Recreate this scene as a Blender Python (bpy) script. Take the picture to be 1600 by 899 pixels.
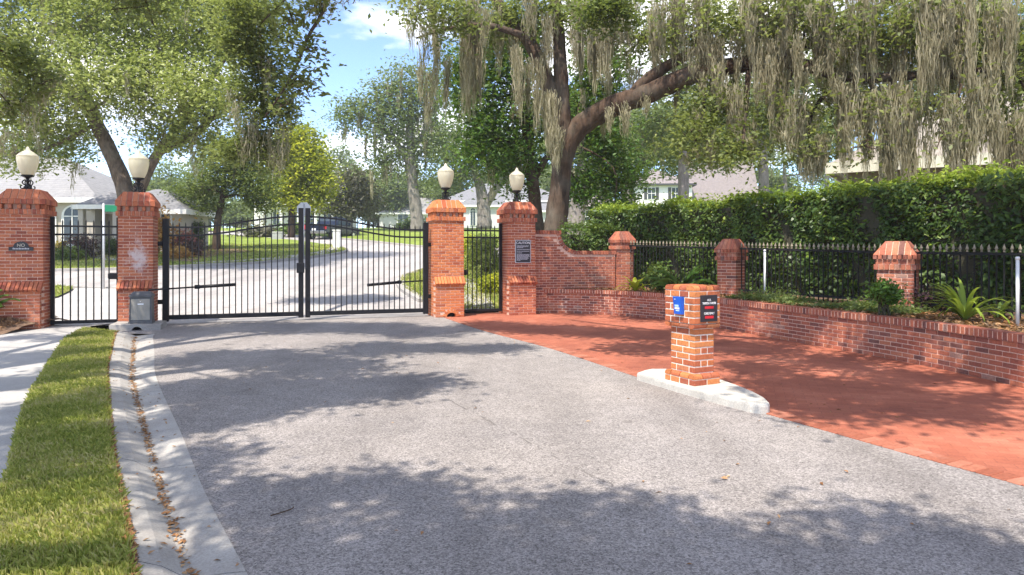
import bpy, bmesh, math, random
import numpy as np
from mathutils import Vector, Matrix, Quaternion

# ------------------------------------------------------------------ camera, sky, sun, exposure
scene = bpy.context.scene
for o in list(bpy.data.objects):
    bpy.data.objects.remove(o)
COL = scene.collection
FPX, CX, HY, CAMZ = 1067.0, 800.0, 395.0, 1.6
cam_d = bpy.data.cameras.new('camera')
cam_d.sensor_width = 36.0
cam_d.lens = 36.0 * FPX / 1600.0
cam_d.shift_y = -(449.5 - HY) / 1600.0
cam_d.clip_start = 0.05
cam_d.clip_end = 3000
cam = bpy.data.objects.new('camera', cam_d)
COL.objects.link(cam)
cam.location = (0, 0, CAMZ)
cam.rotation_euler = (math.radians(90), 0, 0)
scene.camera = cam

SUN_EL = math.radians(60)
SUN_H = (-0.50, -0.866)
SUN_DIR = Vector((SUN_H[0] * math.cos(SUN_EL), SUN_H[1] * math.cos(SUN_EL), math.sin(SUN_EL)))
world = bpy.data.worlds.new('World')
scene.world = world
world.use_nodes = True
wn, wl = world.node_tree.nodes, world.node_tree.links
wn.clear()
w_out = wn.new('ShaderNodeOutputWorld')
w_bg = wn.new('ShaderNodeBackground')
w_bg.inputs['Strength'].default_value = 0.15
sky = wn.new('ShaderNodeTexSky')
sky.sky_type = 'NISHITA'
sky.sun_disc = False
sky.sun_elevation = SUN_EL
sky.sun_rotation = math.atan2(SUN_H[0], SUN_H[1])
sky.air_density = 0.5
sky.dust_density = 0.15
sky.ozone_density = 1.5
tc = wn.new('ShaderNodeTexCoord')
cmap = wn.new('ShaderNodeMapping')
cmap.inputs['Scale'].default_value = (1.0, 1.0, 2.3)
cmap.inputs['Location'].default_value = (1.3, 0.4, 0.2)
cn = wn.new('ShaderNodeTexNoise')
cn.inputs['Scale'].default_value = 4.2
cn.inputs['Detail'].default_value = 7
cn.inputs['Roughness'].default_value = 0.52
cr = wn.new('ShaderNodeValToRGB')
cr.color_ramp.elements[0].position = 0.475
cr.color_ramp.elements[1].position = 0.63
cmix = wn.new('ShaderNodeMixRGB')
cmix.inputs['Color2'].default_value = (4.8, 4.7, 4.75, 1)
wl.new(tc.outputs['Generated'], cmap.inputs['Vector'])
wl.new(cmap.outputs['Vector'], cn.inputs['Vector'])
wl.new(cn.outputs['Fac'], cr.inputs['Fac'])
wl.new(cr.outputs['Color'], cmix.inputs['Fac'])
wl.new(sky.outputs['Color'], cmix.inputs['Color1'])
wl.new(cmix.outputs['Color'], w_bg.inputs['Color'])
wl.new(w_bg.outputs['Background'], w_out.inputs['Surface'])

sun_d = bpy.data.lights.new('sun', 'SUN')
sun_d.energy = 2.5
sun_d.angle = math.radians(0.55)
sun_d.color = (1.0, 0.94, 0.83)
sun = bpy.data.objects.new('sun', sun_d)
COL.objects.link(sun)
sun.location = (-20, -30, 40)
sun.rotation_euler = SUN_DIR.to_track_quat('Z', 'Y').to_euler()

vs = scene.view_settings
scene.display_settings.display_device = 'sRGB'
vs.view_transform = 'Standard'
vs.look = 'None'
vs.exposure = 1.70
vs.gamma = 1.0
vs.use_curve_mapping = False
scene.cycles.use_denoising = True
scene.cycles.max_bounces = 7
scene.cycles.diffuse_bounces = 4
scene.cycles.volume_bounces = 1
scene.cycles.use_adaptive_sampling = True

RNG = np.random.default_rng(7)
random.seed(7)

# ------------------------------------------------------------------ terrain profile and placement helpers
ZP = [(-60, 0), (18.5, 0), (22, .28), (36, 1.4), (53, 2.75), (80, 4.4), (116, 5.7), (200, 8.0), (420, 14.0)]
def zg(y):
    if y <= ZP[0][0]: return 0.0
    for (a, za), (b, zb) in zip(ZP, ZP[1:]):
        if y <= b: return za + (zb - za) * (y - a) / (b - a)
    return ZP[-1][1]
def P(px, py, Y):
    """a point at distance Y in front of the viewpoint"""
    return Vector(((px - CX) / FPX * Y, Y, CAMZ - (py - HY) / FPX * Y))
def g(px, py):
    """where the sight line meets the rising ground"""
    k = (py - HY) / FPX
    for (a, za), (b, zb) in zip(ZP, ZP[1:]):
        sl = (zb - za) / (b - a)
        den = sl + k
        if abs(den) < 1e-9: continue
        Y = (CAMZ - za + sl * a) / den
        if max(a, .5) - 1e-6 <= Y <= b + 1e-6:
            return ((px - CX) / FPX * Y, Y)
    return ((px - CX) / FPX * 300, 300.0)

def spline(pts, n=8):
    pts = [np.array(p, float) for p in pts]
    if len(pts) < 3:
        return [pts[0] + (pts[1] - pts[0]) * i / n for i in range(n + 1)]
    ext = [2 * pts[0] - pts[1]] + pts + [2 * pts[-1] - pts[-2]]
    out = []
    for i in range(1, len(ext) - 2):
        p0, p1, p2, p3 = ext[i - 1:i + 3]
        for k in range(n):
            t = k / n
            out.append(.5 * ((2 * p1) + (-p0 + p2) * t + (2 * p0 - 5 * p1 + 4 * p2 - p3) * t * t + (-p0 + 3 * p1 - 3 * p2 + p3) * t ** 3))
    out.append(pts[-1])
    return out

# ------------------------------------------------------------------ materials
def nodes_of(name):
    m = bpy.data.materials.new(name)
    m.use_nodes = True
    nt = m.node_tree
    return m, nt, nt.nodes, nt.links, nt.nodes['Principled BSDF']
def ramp(nt, stops):
    r = nt.nodes.new('ShaderNodeValToRGB')
    el = r.color_ramp.elements
    while len(el) < len(stops): el.new(.5)
    for e, (p, c) in zip(el, stops):
        e.position = p
        e.color = (*c, 1)
    return r
def noise(nt, scale, detail=4, rough=.55, coord='world', dist=0):
    n = nt.nodes.new('ShaderNodeTexNoise')
    n.inputs['Scale'].default_value = scale
    n.inputs['Detail'].default_value = detail
    n.inputs['Roughness'].default_value = rough
    n.inputs['Distortion'].default_value = dist
    if coord == 'world':
        ge = nt.nodes.new('ShaderNodeNewGeometry')
        nt.links.new(ge.outputs['Position'], n.inputs['Vector'])
    else:
        t = nt.nodes.new('ShaderNodeTexCoord')
        nt.links.new(t.outputs['Object'], n.inputs['Vector'])
    return n
def mixc(nt, fac, a, b, mode='MIX'):
    m = nt.nodes.new('ShaderNodeMixRGB')
    m.blend_type = mode
    for s, v in (('Fac', fac), ('Color1', a), ('Color2', b)):
        if isinstance(v, (int, float)): m.inputs[s].default_value = v
        elif isinstance(v, tuple): m.inputs[s].default_value = (*v, 1)
        else: nt.links.new(v, m.inputs[s])
    return m.outputs['Color']
def bump(nt, bsdf, height, strength=.3, dist=.01):
    b = nt.nodes.new('ShaderNodeBump')
    b.inputs['Strength'].default_value = strength
    b.inputs['Distance'].default_value = dist
    nt.links.new(height, b.inputs['Height'])
    nt.links.new(b.outputs['Normal'], bsdf.inputs['Normal'])
def rand_value(nt):
    """one random value for each object and each loose piece of a joined part"""
    oi = nt.nodes.new('ShaderNodeObjectInfo')
    ge = nt.nodes.new('ShaderNodeNewGeometry')
    ad = nt.nodes.new('ShaderNodeMath'); ad.operation = 'ADD'
    fr = nt.nodes.new('ShaderNodeMath'); fr.operation = 'FRACT'
    nt.links.new(oi.outputs['Random'], ad.inputs[0])
    nt.links.new(ge.outputs['Random Per Island'], ad.inputs[1])
    nt.links.new(ad.outputs[0], fr.inputs[0])
    return fr.outputs[0]
def mat_plain(name, col, rough=.6, metal=0, var=.12, scale=9, spec=.5, bmp=0):
    m, nt, N, L, b = nodes_of(name)
    n = noise(nt, scale, 5)
    lo = tuple(c * (1 - var) for c in col); hi = tuple(min(1, c * (1 + var)) for c in col)
    r = ramp(nt, [(.3, lo), (.7, hi)])
    L.new(n.outputs['Fac'], r.inputs['Fac'])
    L.new(r.outputs['Color'], b.inputs['Base Color'])
    b.inputs['Roughness'].default_value = rough
    b.inputs['Metallic'].default_value = metal
    b.inputs['Specular IOR Level'].default_value = spec
    if bmp: bump(nt, b, n.outputs['Fac'], bmp)
    return m
def mat_brick(name, stops, mort_like=.0):
    m, nt, N, L, b = nodes_of(name)
    r = ramp(nt, stops)
    L.new(rand_value(nt), r.inputs['Fac'])
    n1 = noise(nt, 38, 5, .65)
    n2 = noise(nt, 2.3, 4, .6)
    r1 = ramp(nt, [(.3, (.72, .70, .70)), (.7, (1.15, 1.15, 1.15))])
    L.new(n1.outputs['Fac'], r1.inputs['Fac'])
    c = mixc(nt, 1.0, r.outputs['Color'], r1.outputs['Color'], 'MULTIPLY')
    r2 = ramp(nt, [(.56, (0, 0, 0)), (.74, (1, 1, 1))])
    L.new(n2.outputs['Fac'], r2.inputs['Fac'])
    mm = N.new('ShaderNodeMath'); mm.operation = 'MULTIPLY'; mm.inputs[1].default_value = .28
    L.new(r2.outputs['Color'], mm.inputs[0])
    c2 = mixc(nt, mm.outputs[0], c, (.46, .33, .27))
    L.new(c2, b.inputs['Base Color'])
    b.inputs['Roughness'].default_value = .88
    b.inputs['Specular IOR Level'].default_value = .25
    bump(nt, b, n1.outputs['Fac'], .5, .006)
    return m
def mat_leaf(name, stops, trans=.35, rough=.5, clump=.55, spec=.35):
    m, nt, N, L, b = nodes_of(name)
    r = ramp(nt, stops)
    ge = N.new('ShaderNodeNewGeometry')
    n = noise(nt, clump, 3)
    mx = N.new('ShaderNodeMath'); mx.operation = 'MULTIPLY_ADD'
    mx.inputs[1].default_value = .55
    L.new(ge.outputs['Random Per Island'], mx.inputs[0])
    m2 = N.new('ShaderNodeMath'); m2.operation = 'MULTIPLY_ADD'
    m2.inputs[1].default_value = 1.1; m2.inputs[2].default_value = -.33
    L.new(n.outputs['Fac'], m2.inputs[0])
    L.new(m2.outputs[0], mx.inputs[2])
    L.new(mx.outputs[0], r.inputs['Fac'])
    L.new(r.outputs['Color'], b.inputs['Base Color'])
    b.inputs['Roughness'].default_value = rough
    b.inputs['Specular IOR Level'].default_value = spec
    t = N.new('ShaderNodeBsdfTranslucent')
    tcx = mixc(nt, .35, r.outputs['Color'], (.35, .42, .05))
    L.new(tcx, t.inputs['Color'])
    ms = N.new('ShaderNodeMixShader'); ms.inputs['Fac'].default_value = trans
    out = N['Material Output']
    L.new(b.outputs['BSDF'], ms.inputs[1]); L.new(t.outputs['BSDF'], ms.inputs[2])
    L.new(ms.outputs['Shader'], out.inputs['Surface'])
    return m

def mat_bark(name, a, b_, scale=7):
    m, nt, N, L, b = nodes_of(name)
    ge = N.new('ShaderNodeNewGeometry'); mp = N.new('ShaderNodeMapping')
    mp.inputs['Scale'].default_value = (1, 1, .3)
    n = N.new('ShaderNodeTexNoise'); n.inputs['Scale'].default_value = scale; n.inputs['Detail'].default_value = 7
    n.inputs['Roughness'].default_value = .7
    L.new(ge.outputs['Position'], mp.inputs['Vector']); L.new(mp.outputs['Vector'], n.inputs['Vector'])
    r = ramp(nt, [(.32, a), (.68, b_)])
    L.new(n.outputs['Fac'], r.inputs['Fac'])
    n2 = noise(nt, 1.1, 4)
    r2 = ramp(nt, [(.45, (0, 0, 0)), (.7, (.28, .28, .28))])
    L.new(n2.outputs['Fac'], r2.inputs['Fac'])
    c = mixc(nt, r2.outputs['Color'], r.outputs['Color'], (.26, .25, .2))
    L.new(c, b.inputs['Base Color'])
    b.inputs['Roughness'].default_value = .95
    b.inputs['Specular IOR Level'].default_value = .15
    bump(nt, b, n.outputs['Fac'], 1.0, .05)
    return m

def mat_asphalt(name, lo, hi):
    m, nt, N, L, b = nodes_of(name)
    ge0 = N.new('ShaderNodeNewGeometry')
    def chips(sc):
        vo = N.new('ShaderNodeTexVoronoi'); vo.inputs['Scale'].default_value = sc
        L.new(ge0.outputs['Position'], vo.inputs['Vector'])
        sx = N.new('ShaderNodeSeparateColor'); L.new(vo.outputs['Color'], sx.inputs[0])
        return sx.outputs[0]
    ca, cb2 = chips(80), chips(150)
    big = noise(nt, .35, 5, .6)
    mid = noise(nt, 3.0, 5, .65, dist=.4)
    r = ramp(nt, [(.05, lo), (.5, tuple((a + c) / 2 for a, c in zip(lo, hi))), (.95, hi)])
    md = N.new('ShaderNodeMath'); md.operation = 'ADD'
    L.new(ca, md.inputs[0]); L.new(cb2, md.inputs[1])
    mh = N.new('ShaderNodeMath'); mh.operation = 'MULTIPLY'; mh.inputs[1].default_value = .5
    L.new(md.outputs[0], mh.inputs[0])
    ct = N.new('ShaderNodeMapRange'); ct.inputs['From Min'].default_value = .0; ct.inputs['From Max'].default_value = 1.0
    L.new(mh.outputs[0], ct.inputs['Value'])
    L.new(ct.outputs['Result'], r.inputs['Fac'])
    rb = ramp(nt, [(.35, (.86, .86, .87)), (.65, (1.1, 1.09, 1.07))])
    L.new(big.outputs['Fac'], rb.inputs['Fac'])
    rm = ramp(nt, [(.35, (.90, .90, .90)), (.65, (1.07, 1.07, 1.07))])
    L.new(mid.outputs['Fac'], rm.inputs['Fac'])
    c = mixc(nt, 1, r.outputs['Color'], rb.outputs['Color'], 'MULTIPLY')
    c = mixc(nt, 1, c, rm.outputs['Color'], 'MULTIPLY')
    ge = N.new('ShaderNodeNewGeometry'); mp = N.new('ShaderNodeMapping')
    mp.inputs['Rotation'].default_value = (0, 0, math.radians(-24)); mp.inputs['Scale'].default_value = (1.3, .10, 1)
    tr_ = N.new('ShaderNodeTexNoise'); tr_.inputs['Scale'].default_value = 1.0; tr_.inputs['Detail'].default_value = 4
    L.new(ge.outputs['Position'], mp.inputs['Vector']); L.new(mp.outputs['Vector'], tr_.inputs['Vector'])
    rt = ramp(nt, [(.36, (.87, .865, .86)), (.6, (1.06, 1.06, 1.06))]); L.new(tr_.outputs['Fac'], rt.inputs['Fac'])
    c = mixc(nt, 1, c, rt.outputs['Color'], 'MULTIPLY')
    sp3 = noise(nt, 2.2, 2, .4, dist=.2); rs_ = ramp(nt, [(.70, (1, 1, 1)), (.78, (.72, .71, .70))]); L.new(sp3.outputs['Fac'], rs_.inputs['Fac'])
    c = mixc(nt, 1, c, rs_.outputs['Color'], 'MULTIPLY')
    L.new(c, b.inputs['Base Color'])
    b.inputs['Roughness'].default_value = .9
    b.inputs['Specular IOR Level'].default_value = .25
    return m

def mat_ground(name, stops, scale, fine=40, rough=.95, bs=.6, bd=.02, big=.4):
    m, nt, N, L, b = nodes_of(name)
    a = noise(nt, scale, 6, .65, dist=.3)
    f = noise(nt, fine, 4, .7)
    bg = noise(nt, big, 3)
    r = ramp(nt, stops)
    L.new(a.outputs['Fac'], r.inputs['Fac'])
    rf = ramp(nt, [(.3, (.78, .78, .78)), (.7, (1.2, 1.2, 1.2))])
    L.new(f.outputs['Fac'], rf.inputs['Fac'])
    rg = ramp(nt, [(.35, (.88, .88, .88)), (.65, (1.1, 1.1, 1.1))])
    L.new(bg.outputs['Fac'], rg.inputs['Fac'])
    c = mixc(nt, 1, r.outputs['Color'], rf.outputs['Color'], 'MULTIPLY')
    c = mixc(nt, 1, c, rg.outputs['Color'], 'MULTIPLY')
    L.new(c, b.inputs['Base Color'])
    b.inputs['Roughness'].default_value = rough
    b.inputs['Specular IOR Level'].default_value = .2
    bump(nt, b, f.outputs['Fac'], bs, bd)
    return m

def mat_pavers(name):
    m, nt, N, L, b = nodes_of(name)
    ge = N.new('ShaderNodeNewGeometry'); mp = N.new('ShaderNodeMapping')
    mp.inputs['Rotation'].default_value = (0, 0, math.radians(19))
    br = N.new('ShaderNodeTexBrick')
    br.inputs['Scale'].default_value = 1.0
    br.inputs['Brick Width'].default_value = .2; br.inputs['Row Height'].default_value = .1
    br.inputs['Mortar Size'].default_value = .0035; br.inputs['Mortar Smooth'].default_value = .6
    br.inputs['Color1'].default_value = (.39, .13, .078, 1); br.inputs['Color2'].default_value = (.325, .10, .06, 1)
    br.inputs['Mortar'].default_value = (.22, .075, .05, 1)
    L.new(ge.outputs['Position'], mp.inputs['Vector']); L.new(mp.outputs['Vector'], br.inputs['Vector'])
    n1 = noise(nt, .8, 5, .6, dist=.5); n2 = noise(nt, 60, 3, .7)
    r1 = ramp(nt, [(.32, (.74, .73, .76)), (.55, (1.05, 1.04, 1.03)), (.72, (1.25, 1.42, 1.5))])
    L.new(n1.outputs['Fac'], r1.inputs['Fac'])
    r2 = ramp(nt, [(.3, (.82, .82, .82)), (.7, (1.15, 1.15, 1.15))])
    L.new(n2.outputs['Fac'], r2.inputs['Fac'])
    c = mixc(nt, 1, br.outputs['Color'], r1.outputs['Color'], 'MULTIPLY')
    c = mixc(nt, 1, c, r2.outputs['Color'], 'MULTIPLY')
    L.new(c, b.inputs['Base Color'])
    b.inputs['Roughness'].default_value = .85
    b.inputs['Specular IOR Level'].default_value = .25
    bump(nt, b, n2.outputs['Fac'], .3, .005)
    return m

def mat_shingle(name, a, b_, row=.14):
    m, nt, N, L, b = nodes_of(name)
    ge = N.new('ShaderNodeNewGeometry')
    sx = N.new('ShaderNodeSeparateXYZ'); L.new(ge.outputs['Position'], sx.inputs[0])
    w = N.new('ShaderNodeMath'); w.operation = 'MULTIPLY'; w.inputs[1].default_value = 1 / row
    L.new(sx.outputs['Z'], w.inputs[0])
    f = N.new('ShaderNodeMath'); f.operation = 'FRACT'; L.new(w.outputs[0], f.inputs[0])
    r = ramp(nt, [(0, (.72, .72, .72)), (.16, (1, 1, 1)), (1, (1.06, 1.06, 1.06))])
    L.new(f.outputs[0], r.inputs['Fac'])
    n = noise(nt, 3.5, 6, .7); rn = ramp(nt, [(.3, a), (.7, b_)]); L.new(n.outputs['Fac'], rn.inputs['Fac'])
    c = mixc(nt, 1, rn.outputs['Color'], r.outputs['Color'], 'MULTIPLY')
    L.new(c, b.inputs['Base Color']); b.inputs['Roughness'].default_value = .9
    bump(nt, b, f.outputs[0], .4, .02)
    return m

M = {}
RED = [(0, (.26, .07, .045)), (.12, (.35, .098, .058)), (.5, (.45, .138, .068)), (.85, (.52, .175, .085)), (1, (.42, .15, .095))]
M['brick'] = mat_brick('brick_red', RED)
M['brick_lit'] = mat_brick('brick_sunlit', [(0, (.34, .085, .04)), (.15, (.47, .135, .055)), (.55, (.55, .175, .065)), (.85, (.61, .22, .085)), (1, (.50, .18, .10))])  # sunlight put into the colour, more orange than the other gate pillars
M['brick_w'] = mat_brick('brick_weathered', [(0, (.17, .08, .065)), (.10, (.28, .10, .07)), (.35, (.36, .115, .07)), (.7, (.43, .145, .085)), (.92, (.48, .18, .10)), (1, (.33, .20, .16))])
M['brick_k'] = mat_brick('brick_keypad', [(0, (.33, .09, .05)), (.25, (.44, .125, .055)), (.5, (.50, .16, .06)), (.8, (.56, .21, .075)), (1, (.42, .16, .10))])  # orange carries the sun on the keypad pillar in its colour
M['brick_e'] = mat_brick('brick_paver', [(0, (.27, .085, .05)), (.5, (.35, .12, .072)), (1, (.42, .17, .11))])
M['mortar'] = mat_plain('mortar', (.66, .44, .34), .95, var=.2, scale=30, bmp=.3)
M['mortar_w'] = mat_plain('mortar_pale', (.78, .70, .60), .95, var=.15, scale=30, bmp=.3)
M['iron'] = mat_plain('black_iron', (.010, .0095, .012), .5, var=.25, scale=14, spec=.25)
M['iron_d'] = mat_plain('dusty_iron', (.016, .016, .016), .75, var=.35, scale=14, spec=.2)
M['finial'] = mat_plain('lit_finial', (.24, .20, .14), .6, var=.4, scale=30)  # pale tan stands for the light the tips catch
M['bark_m'] = mat_bark('brown_bark', (.05, .036, .027), (.20, .15, .112), 9)
M['concrete'] = mat_ground('concrete', [(.3, (.31, .285, .265)), (.7, (.42, .395, .365))], 3.5, 70, .9, .25, .004)
M['sidewalk'] = mat_ground('sidewalk_concrete', [(.3, (.36, .34, .325)), (.7, (.45, .43, .41))], 2.2, 60, .9, .25, .004)
M['kerb'] = mat_ground('island_concrete', [(.3, (.46, .425, .375)), (.7, (.58, .545, .485))], 6, 60, .9, .3, .006)
M['asphalt'] = mat_asphalt('asphalt', (.10, .089, .084), (.425, .383, .364))
M['road'] = mat_asphalt('sunlit_street_asphalt', (.32, .295, .285), (.44, .41, .395))  # same asphalt lightened, the sun beyond the gates is in the colour
M['pavers'] = mat_pavers('red_pavers')
M['soil'] = mat_ground('soil', [(.3, (.09, .06, .04)), (.7, (.2, .14, .09))], 5, 50)
M['mulch'] = mat_ground('mulch', [(.25, (.10, .06, .04)), (.5, (.24, .15, .10)), (.75, (.38, .27, .19))], 14, 70, bs=1, bd=.03)
M['lawn'] = mat_ground('lawn', [(.25, (.13, .175, .03)), (.55, (.22, .28, .05)), (.8, (.33, .36, .075))], 1.6, 55, bs=1, bd=.03)
M['turf'] = mat_ground('turf', [(.3, (.08, .10, .025)), (.7, (.2, .19, .07))], 3, 60, bs=1, bd=.03)
M['bark'] = mat_bark('oak_bark', (.032, .021, .015), (.125, .08, .056))
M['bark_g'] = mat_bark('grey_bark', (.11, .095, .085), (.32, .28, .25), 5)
M['moss'] = mat_leaf('spanish_moss', [(.05, (.18, .15, .095)), (.4, (.34, .30, .20)), (.75, (.48, .43, .30)), (1, (.62, .56, .42))], .45, .9, .9, .1)
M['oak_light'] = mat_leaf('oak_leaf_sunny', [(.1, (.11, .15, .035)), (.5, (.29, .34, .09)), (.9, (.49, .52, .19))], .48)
M['oak'] = mat_leaf('oak_leaf', [(.1, (.04, .07, .02)), (.5, (.115, .165, .048)), (.9, (.24, .29, .095))], .45)
M['oak_mid'] = mat_leaf('oak_leaf_mid', [(.1, (.07, .095, .025)), (.5, (.17, .205, .06)), (.9, (.32, .35, .12))], .45)
M['gum'] = mat_leaf('broad_leaf', [(.1, (.03, .075, .012)), (.5, (.065, .15, .025)), (.9, (.14, .27, .04))], .4)
M['lime'] = mat_leaf('lime_leaf', [(.1, (.10, .14, .01)), (.5, (.36, .40, .025)), (.9, (.66, .62, .05))], .5)
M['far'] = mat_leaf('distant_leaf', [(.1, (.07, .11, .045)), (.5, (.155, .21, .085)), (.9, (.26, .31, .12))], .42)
M['dull'] = mat_leaf('dull_leaf', [(.1, (.06, .06, .045)), (.5, (.12, .115, .08)), (.9, (.2, .18, .12))], .25)
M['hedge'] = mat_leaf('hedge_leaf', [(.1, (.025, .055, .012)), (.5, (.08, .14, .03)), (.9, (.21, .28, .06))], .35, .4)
M['hedge_bright'] = mat_leaf('hedge_lit_growth', [(.1, (.10, .17, .018)), (.5, (.22, .31, .035)), (.9, (.37, .43, .06))], .4, .4)  # yellow-green with the sun on the hedge top put into the leaf colour
M['twig'] = mat_plain('hedge_twigs', (.045, .04, .022), .95, var=.4, scale=20)
M['purple'] = mat_leaf('purple_leaf', [(.1, (.05, .025, .035)), (.5, (.11, .05, .06)), (.9, (.2, .09, .1))], .2)
M['pink'] = mat_leaf('pink_leaf', [(.1, (.2, .05, .05)), (.5, (.45, .14, .15)), (.9, (.6, .35, .28))], .3)
M['yellow'] = mat_leaf('yellow_leaf', [(.1, (.4, .25, .02)), (.5, (.6, .4, .03)), (.9, (.7, .5, .1))], .3)
M['orange'] = mat_leaf('orange_leaf', [(.1, (.35, .14, .03)), (.5, (.55, .26, .06)), (.9, (.65, .42, .15))], .3)
M['blade'] = mat_leaf('grass_blade', [(.10, (.13, .165, .03)), (.36, (.27, .31, .06)), (.58, (.42, .41, .11)), (.8, (.55, .47, .23))], .4, .6, 1.3, .2)
M['litter'] = mat_leaf('dry_leaf', [(.1, (.16, .07, .03)), (.5, (.33, .17, .08)), (.9, (.50, .33, .19))], .1, .9, 3, .1)
M['glass'] = None
m, nt, N, L, b = nodes_of('lamp_glass')
n = noise(nt, 6, 3)
r = ramp(nt, [(.3, (.68, .63, .49)), (.7, (.78, .73, .60))]); L.new(n.outputs['Fac'], r.inputs['Fac'])
L.new(r.outputs['Color'], b.inputs['Base Color']); b.inputs['Roughness'].default_value = .28
tr = N.new('ShaderNodeBsdfTranslucent'); tr.inputs['Color'].default_value = (.80, .75, .58, 1)
ms = N.new('ShaderNodeMixShader'); ms.inputs['Fac'].default_value = .45
L.new(b.outputs['BSDF'], ms.inputs[1]); L.new(tr.outputs['BSDF'], ms.inputs[2]); L.new(ms.outputs['Shader'], N['Material Output'].inputs['Surface'])
M['glass'] = m
M['stucco'] = mat_plain('beige_stucco', (.50, .44, .37), .9, var=.06, scale=20, bmp=.1)
M['stucco_g'] = mat_plain('grey_stucco', (.55, .54, .54), .9, var=.06, scale=20)
M['stucco_w'] = mat_plain('white_stucco', (.78, .76, .74), .9, var=.04, scale=20)
M['stucco_shade'] = mat_plain('shaded_stucco', (.26, .25, .17), .9, var=.1, scale=10)  # dark olive holds the shade on the wall in its colour
M['trim'] = mat_plain('white_trim', (.80, .78, .74), .6, var=.04, scale=8)
M['trim_b'] = mat_plain('cream_trim', (.62, .60, .48), .6, var=.06, scale=8)
M['pane'] = mat_plain('window_pane', (.05, .065, .08), .15, var=.2, scale=2, spec=.35)
M['shutter'] = mat_plain('dark_shutter', (.05, .05, .055), .6)
M['roof_g'] = mat_shingle('grey_shingle', (.20, .195, .20), (.30, .29, .29))
M['roof_d'] = mat_shingle('dark_shingle', (.14, .14, .15), (.23, .225, .235))
M['roof_p'] = mat_shingle('pinkish_shingle', (.18, .15, .148), (.26, .22, .215))
M['roof_t'] = mat_shingle('tan_shingle', (.23, .20, .165), (.32, .28, .24), .055)
M['steel'] = mat_plain('brushed_steel', (.30, .275, .24), .55, .4, var=.15, scale=5)
M['op_grey'] = mat_plain('operator_grey', (.08, .08, .085), .55, var=.15, scale=12)
M['black'] = mat_plain('sign_black', (.022, .021, .026), .4, var=.15)
M['white'] = mat_plain('sign_white', (.82, .80, .80), .5, var=.03)
M['greyprint'] = mat_plain('sign_grey_print', (.5, .5, .53), .5, var=.1, scale=60)
M['red'] = mat_plain('sign_red', (.62, .02, .03), .45, var=.08)
M['blue'] = mat_plain('keypad_blue', (.01, .10, .52), .35, var=.08)
M['paleblue'] = mat_plain('keypad_pale', (.55, .75, .9), .4, var=.05)
M['gold'] = mat_plain('plaque_cream', (.55, .50, .40), .5, var=.1)
M['green'] = mat_plain('street_sign_green', (.01, .22, .10), .4, var=.1)
M['galv'] = mat_plain('galvanised_steel', (.50, .50, .51), .5, .5, var=.1)
M['pvc'] = mat_plain('white_pvc', (.70, .70, .70), .5, var=.05)
M['carpaint'] = mat_plain('dark_blue_paint', (.012, .018, .04), .2, .2, var=.05)
M['tyre'] = mat_plain('tyre_rubber', (.02, .02, .02), .85)
M['chrome'] = mat_plain('chrome', (.6, .6, .6), .2, .9, var=.05)
M['tail'] = mat_plain('tail_light', (.5, .02, .02), .25)
M['hole'] = mat_plain('dark_drain', (.012, .012, .012), .95)  # near-black stands in for the shade inside the drain openings
M['stain'] = mat_plain('soot', (.03, .025, .02), .9)

# chalky stain on the second pillar: white bloom with a shape of its own, on brick and mortar alike
def stained(src, name, centre):
    m = src.copy(); m.name = name
    nt = m.node_tree; N, L = nt.nodes, nt.links
    b = N['Principled BSDF']
    lk = b.inputs['Base Color'].links[0].from_socket
    ge = N.new('ShaderNodeNewGeometry')
    sub = N.new('ShaderNodeVectorMath'); sub.operation = 'SUBTRACT'; sub.inputs[1].default_value = centre
    L.new(ge.outputs['Position'], sub.inputs[0])
    sc_ = N.new('ShaderNodeVectorMath'); sc_.operation = 'MULTIPLY'; sc_.inputs[1].default_value = (3.4, 1.5, 1.75)
    L.new(sub.outputs[0], sc_.inputs[0])
    ln = N.new('ShaderNodeVectorMath'); ln.operation = 'LENGTH'; L.new(sc_.outputs[0], ln.inputs[0])
    n = noise(nt, 7, 6, .7)
    ma = N.new('ShaderNodeMath'); ma.operation = 'MULTIPLY_ADD'; ma.inputs[1].default_value = 1.7
    L.new(n.outputs['Fac'], ma.inputs[0])
    neg = N.new('ShaderNodeMath'); neg.operation = 'MULTIPLY'; neg.inputs[1].default_value = -.75
    L.new(ln.outputs['Value'], neg.inputs[0]); L.new(neg.outputs[0], ma.inputs[2])
    r = ramp(nt, [(.32, (0, 0, 0)), (.72, (.85, .85, .85))]); L.new(ma.outputs[0], r.inputs['Fac'])
    c = mixc(nt, r.outputs['Color'], lk, (.66, .56, .54))
    L.new(c, b.inputs['Base Color'])
    return m

# ------------------------------------------------------------------ object helpers
def link(o, parent=None):
    COL.objects.link(o)
    if parent is not None: o.parent = parent
    return o
def tag(o, label=None, cat=None, group=None, kind=None):
    if label: o['label'] = label
    if cat: o['category'] = cat
    if group: o['group'] = group
    if kind: o['kind'] = kind
    return o
def empty(name, loc=(0, 0, 0), rz=0, label=None, cat=None, group=None):
    o = bpy.data.objects.new(name, None)
    o.empty_display_size = .2
    o.location = loc; o.rotation_euler = (0, 0, rz)
    COL.objects.link(o)
    return tag(o, label, cat, group)

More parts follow.
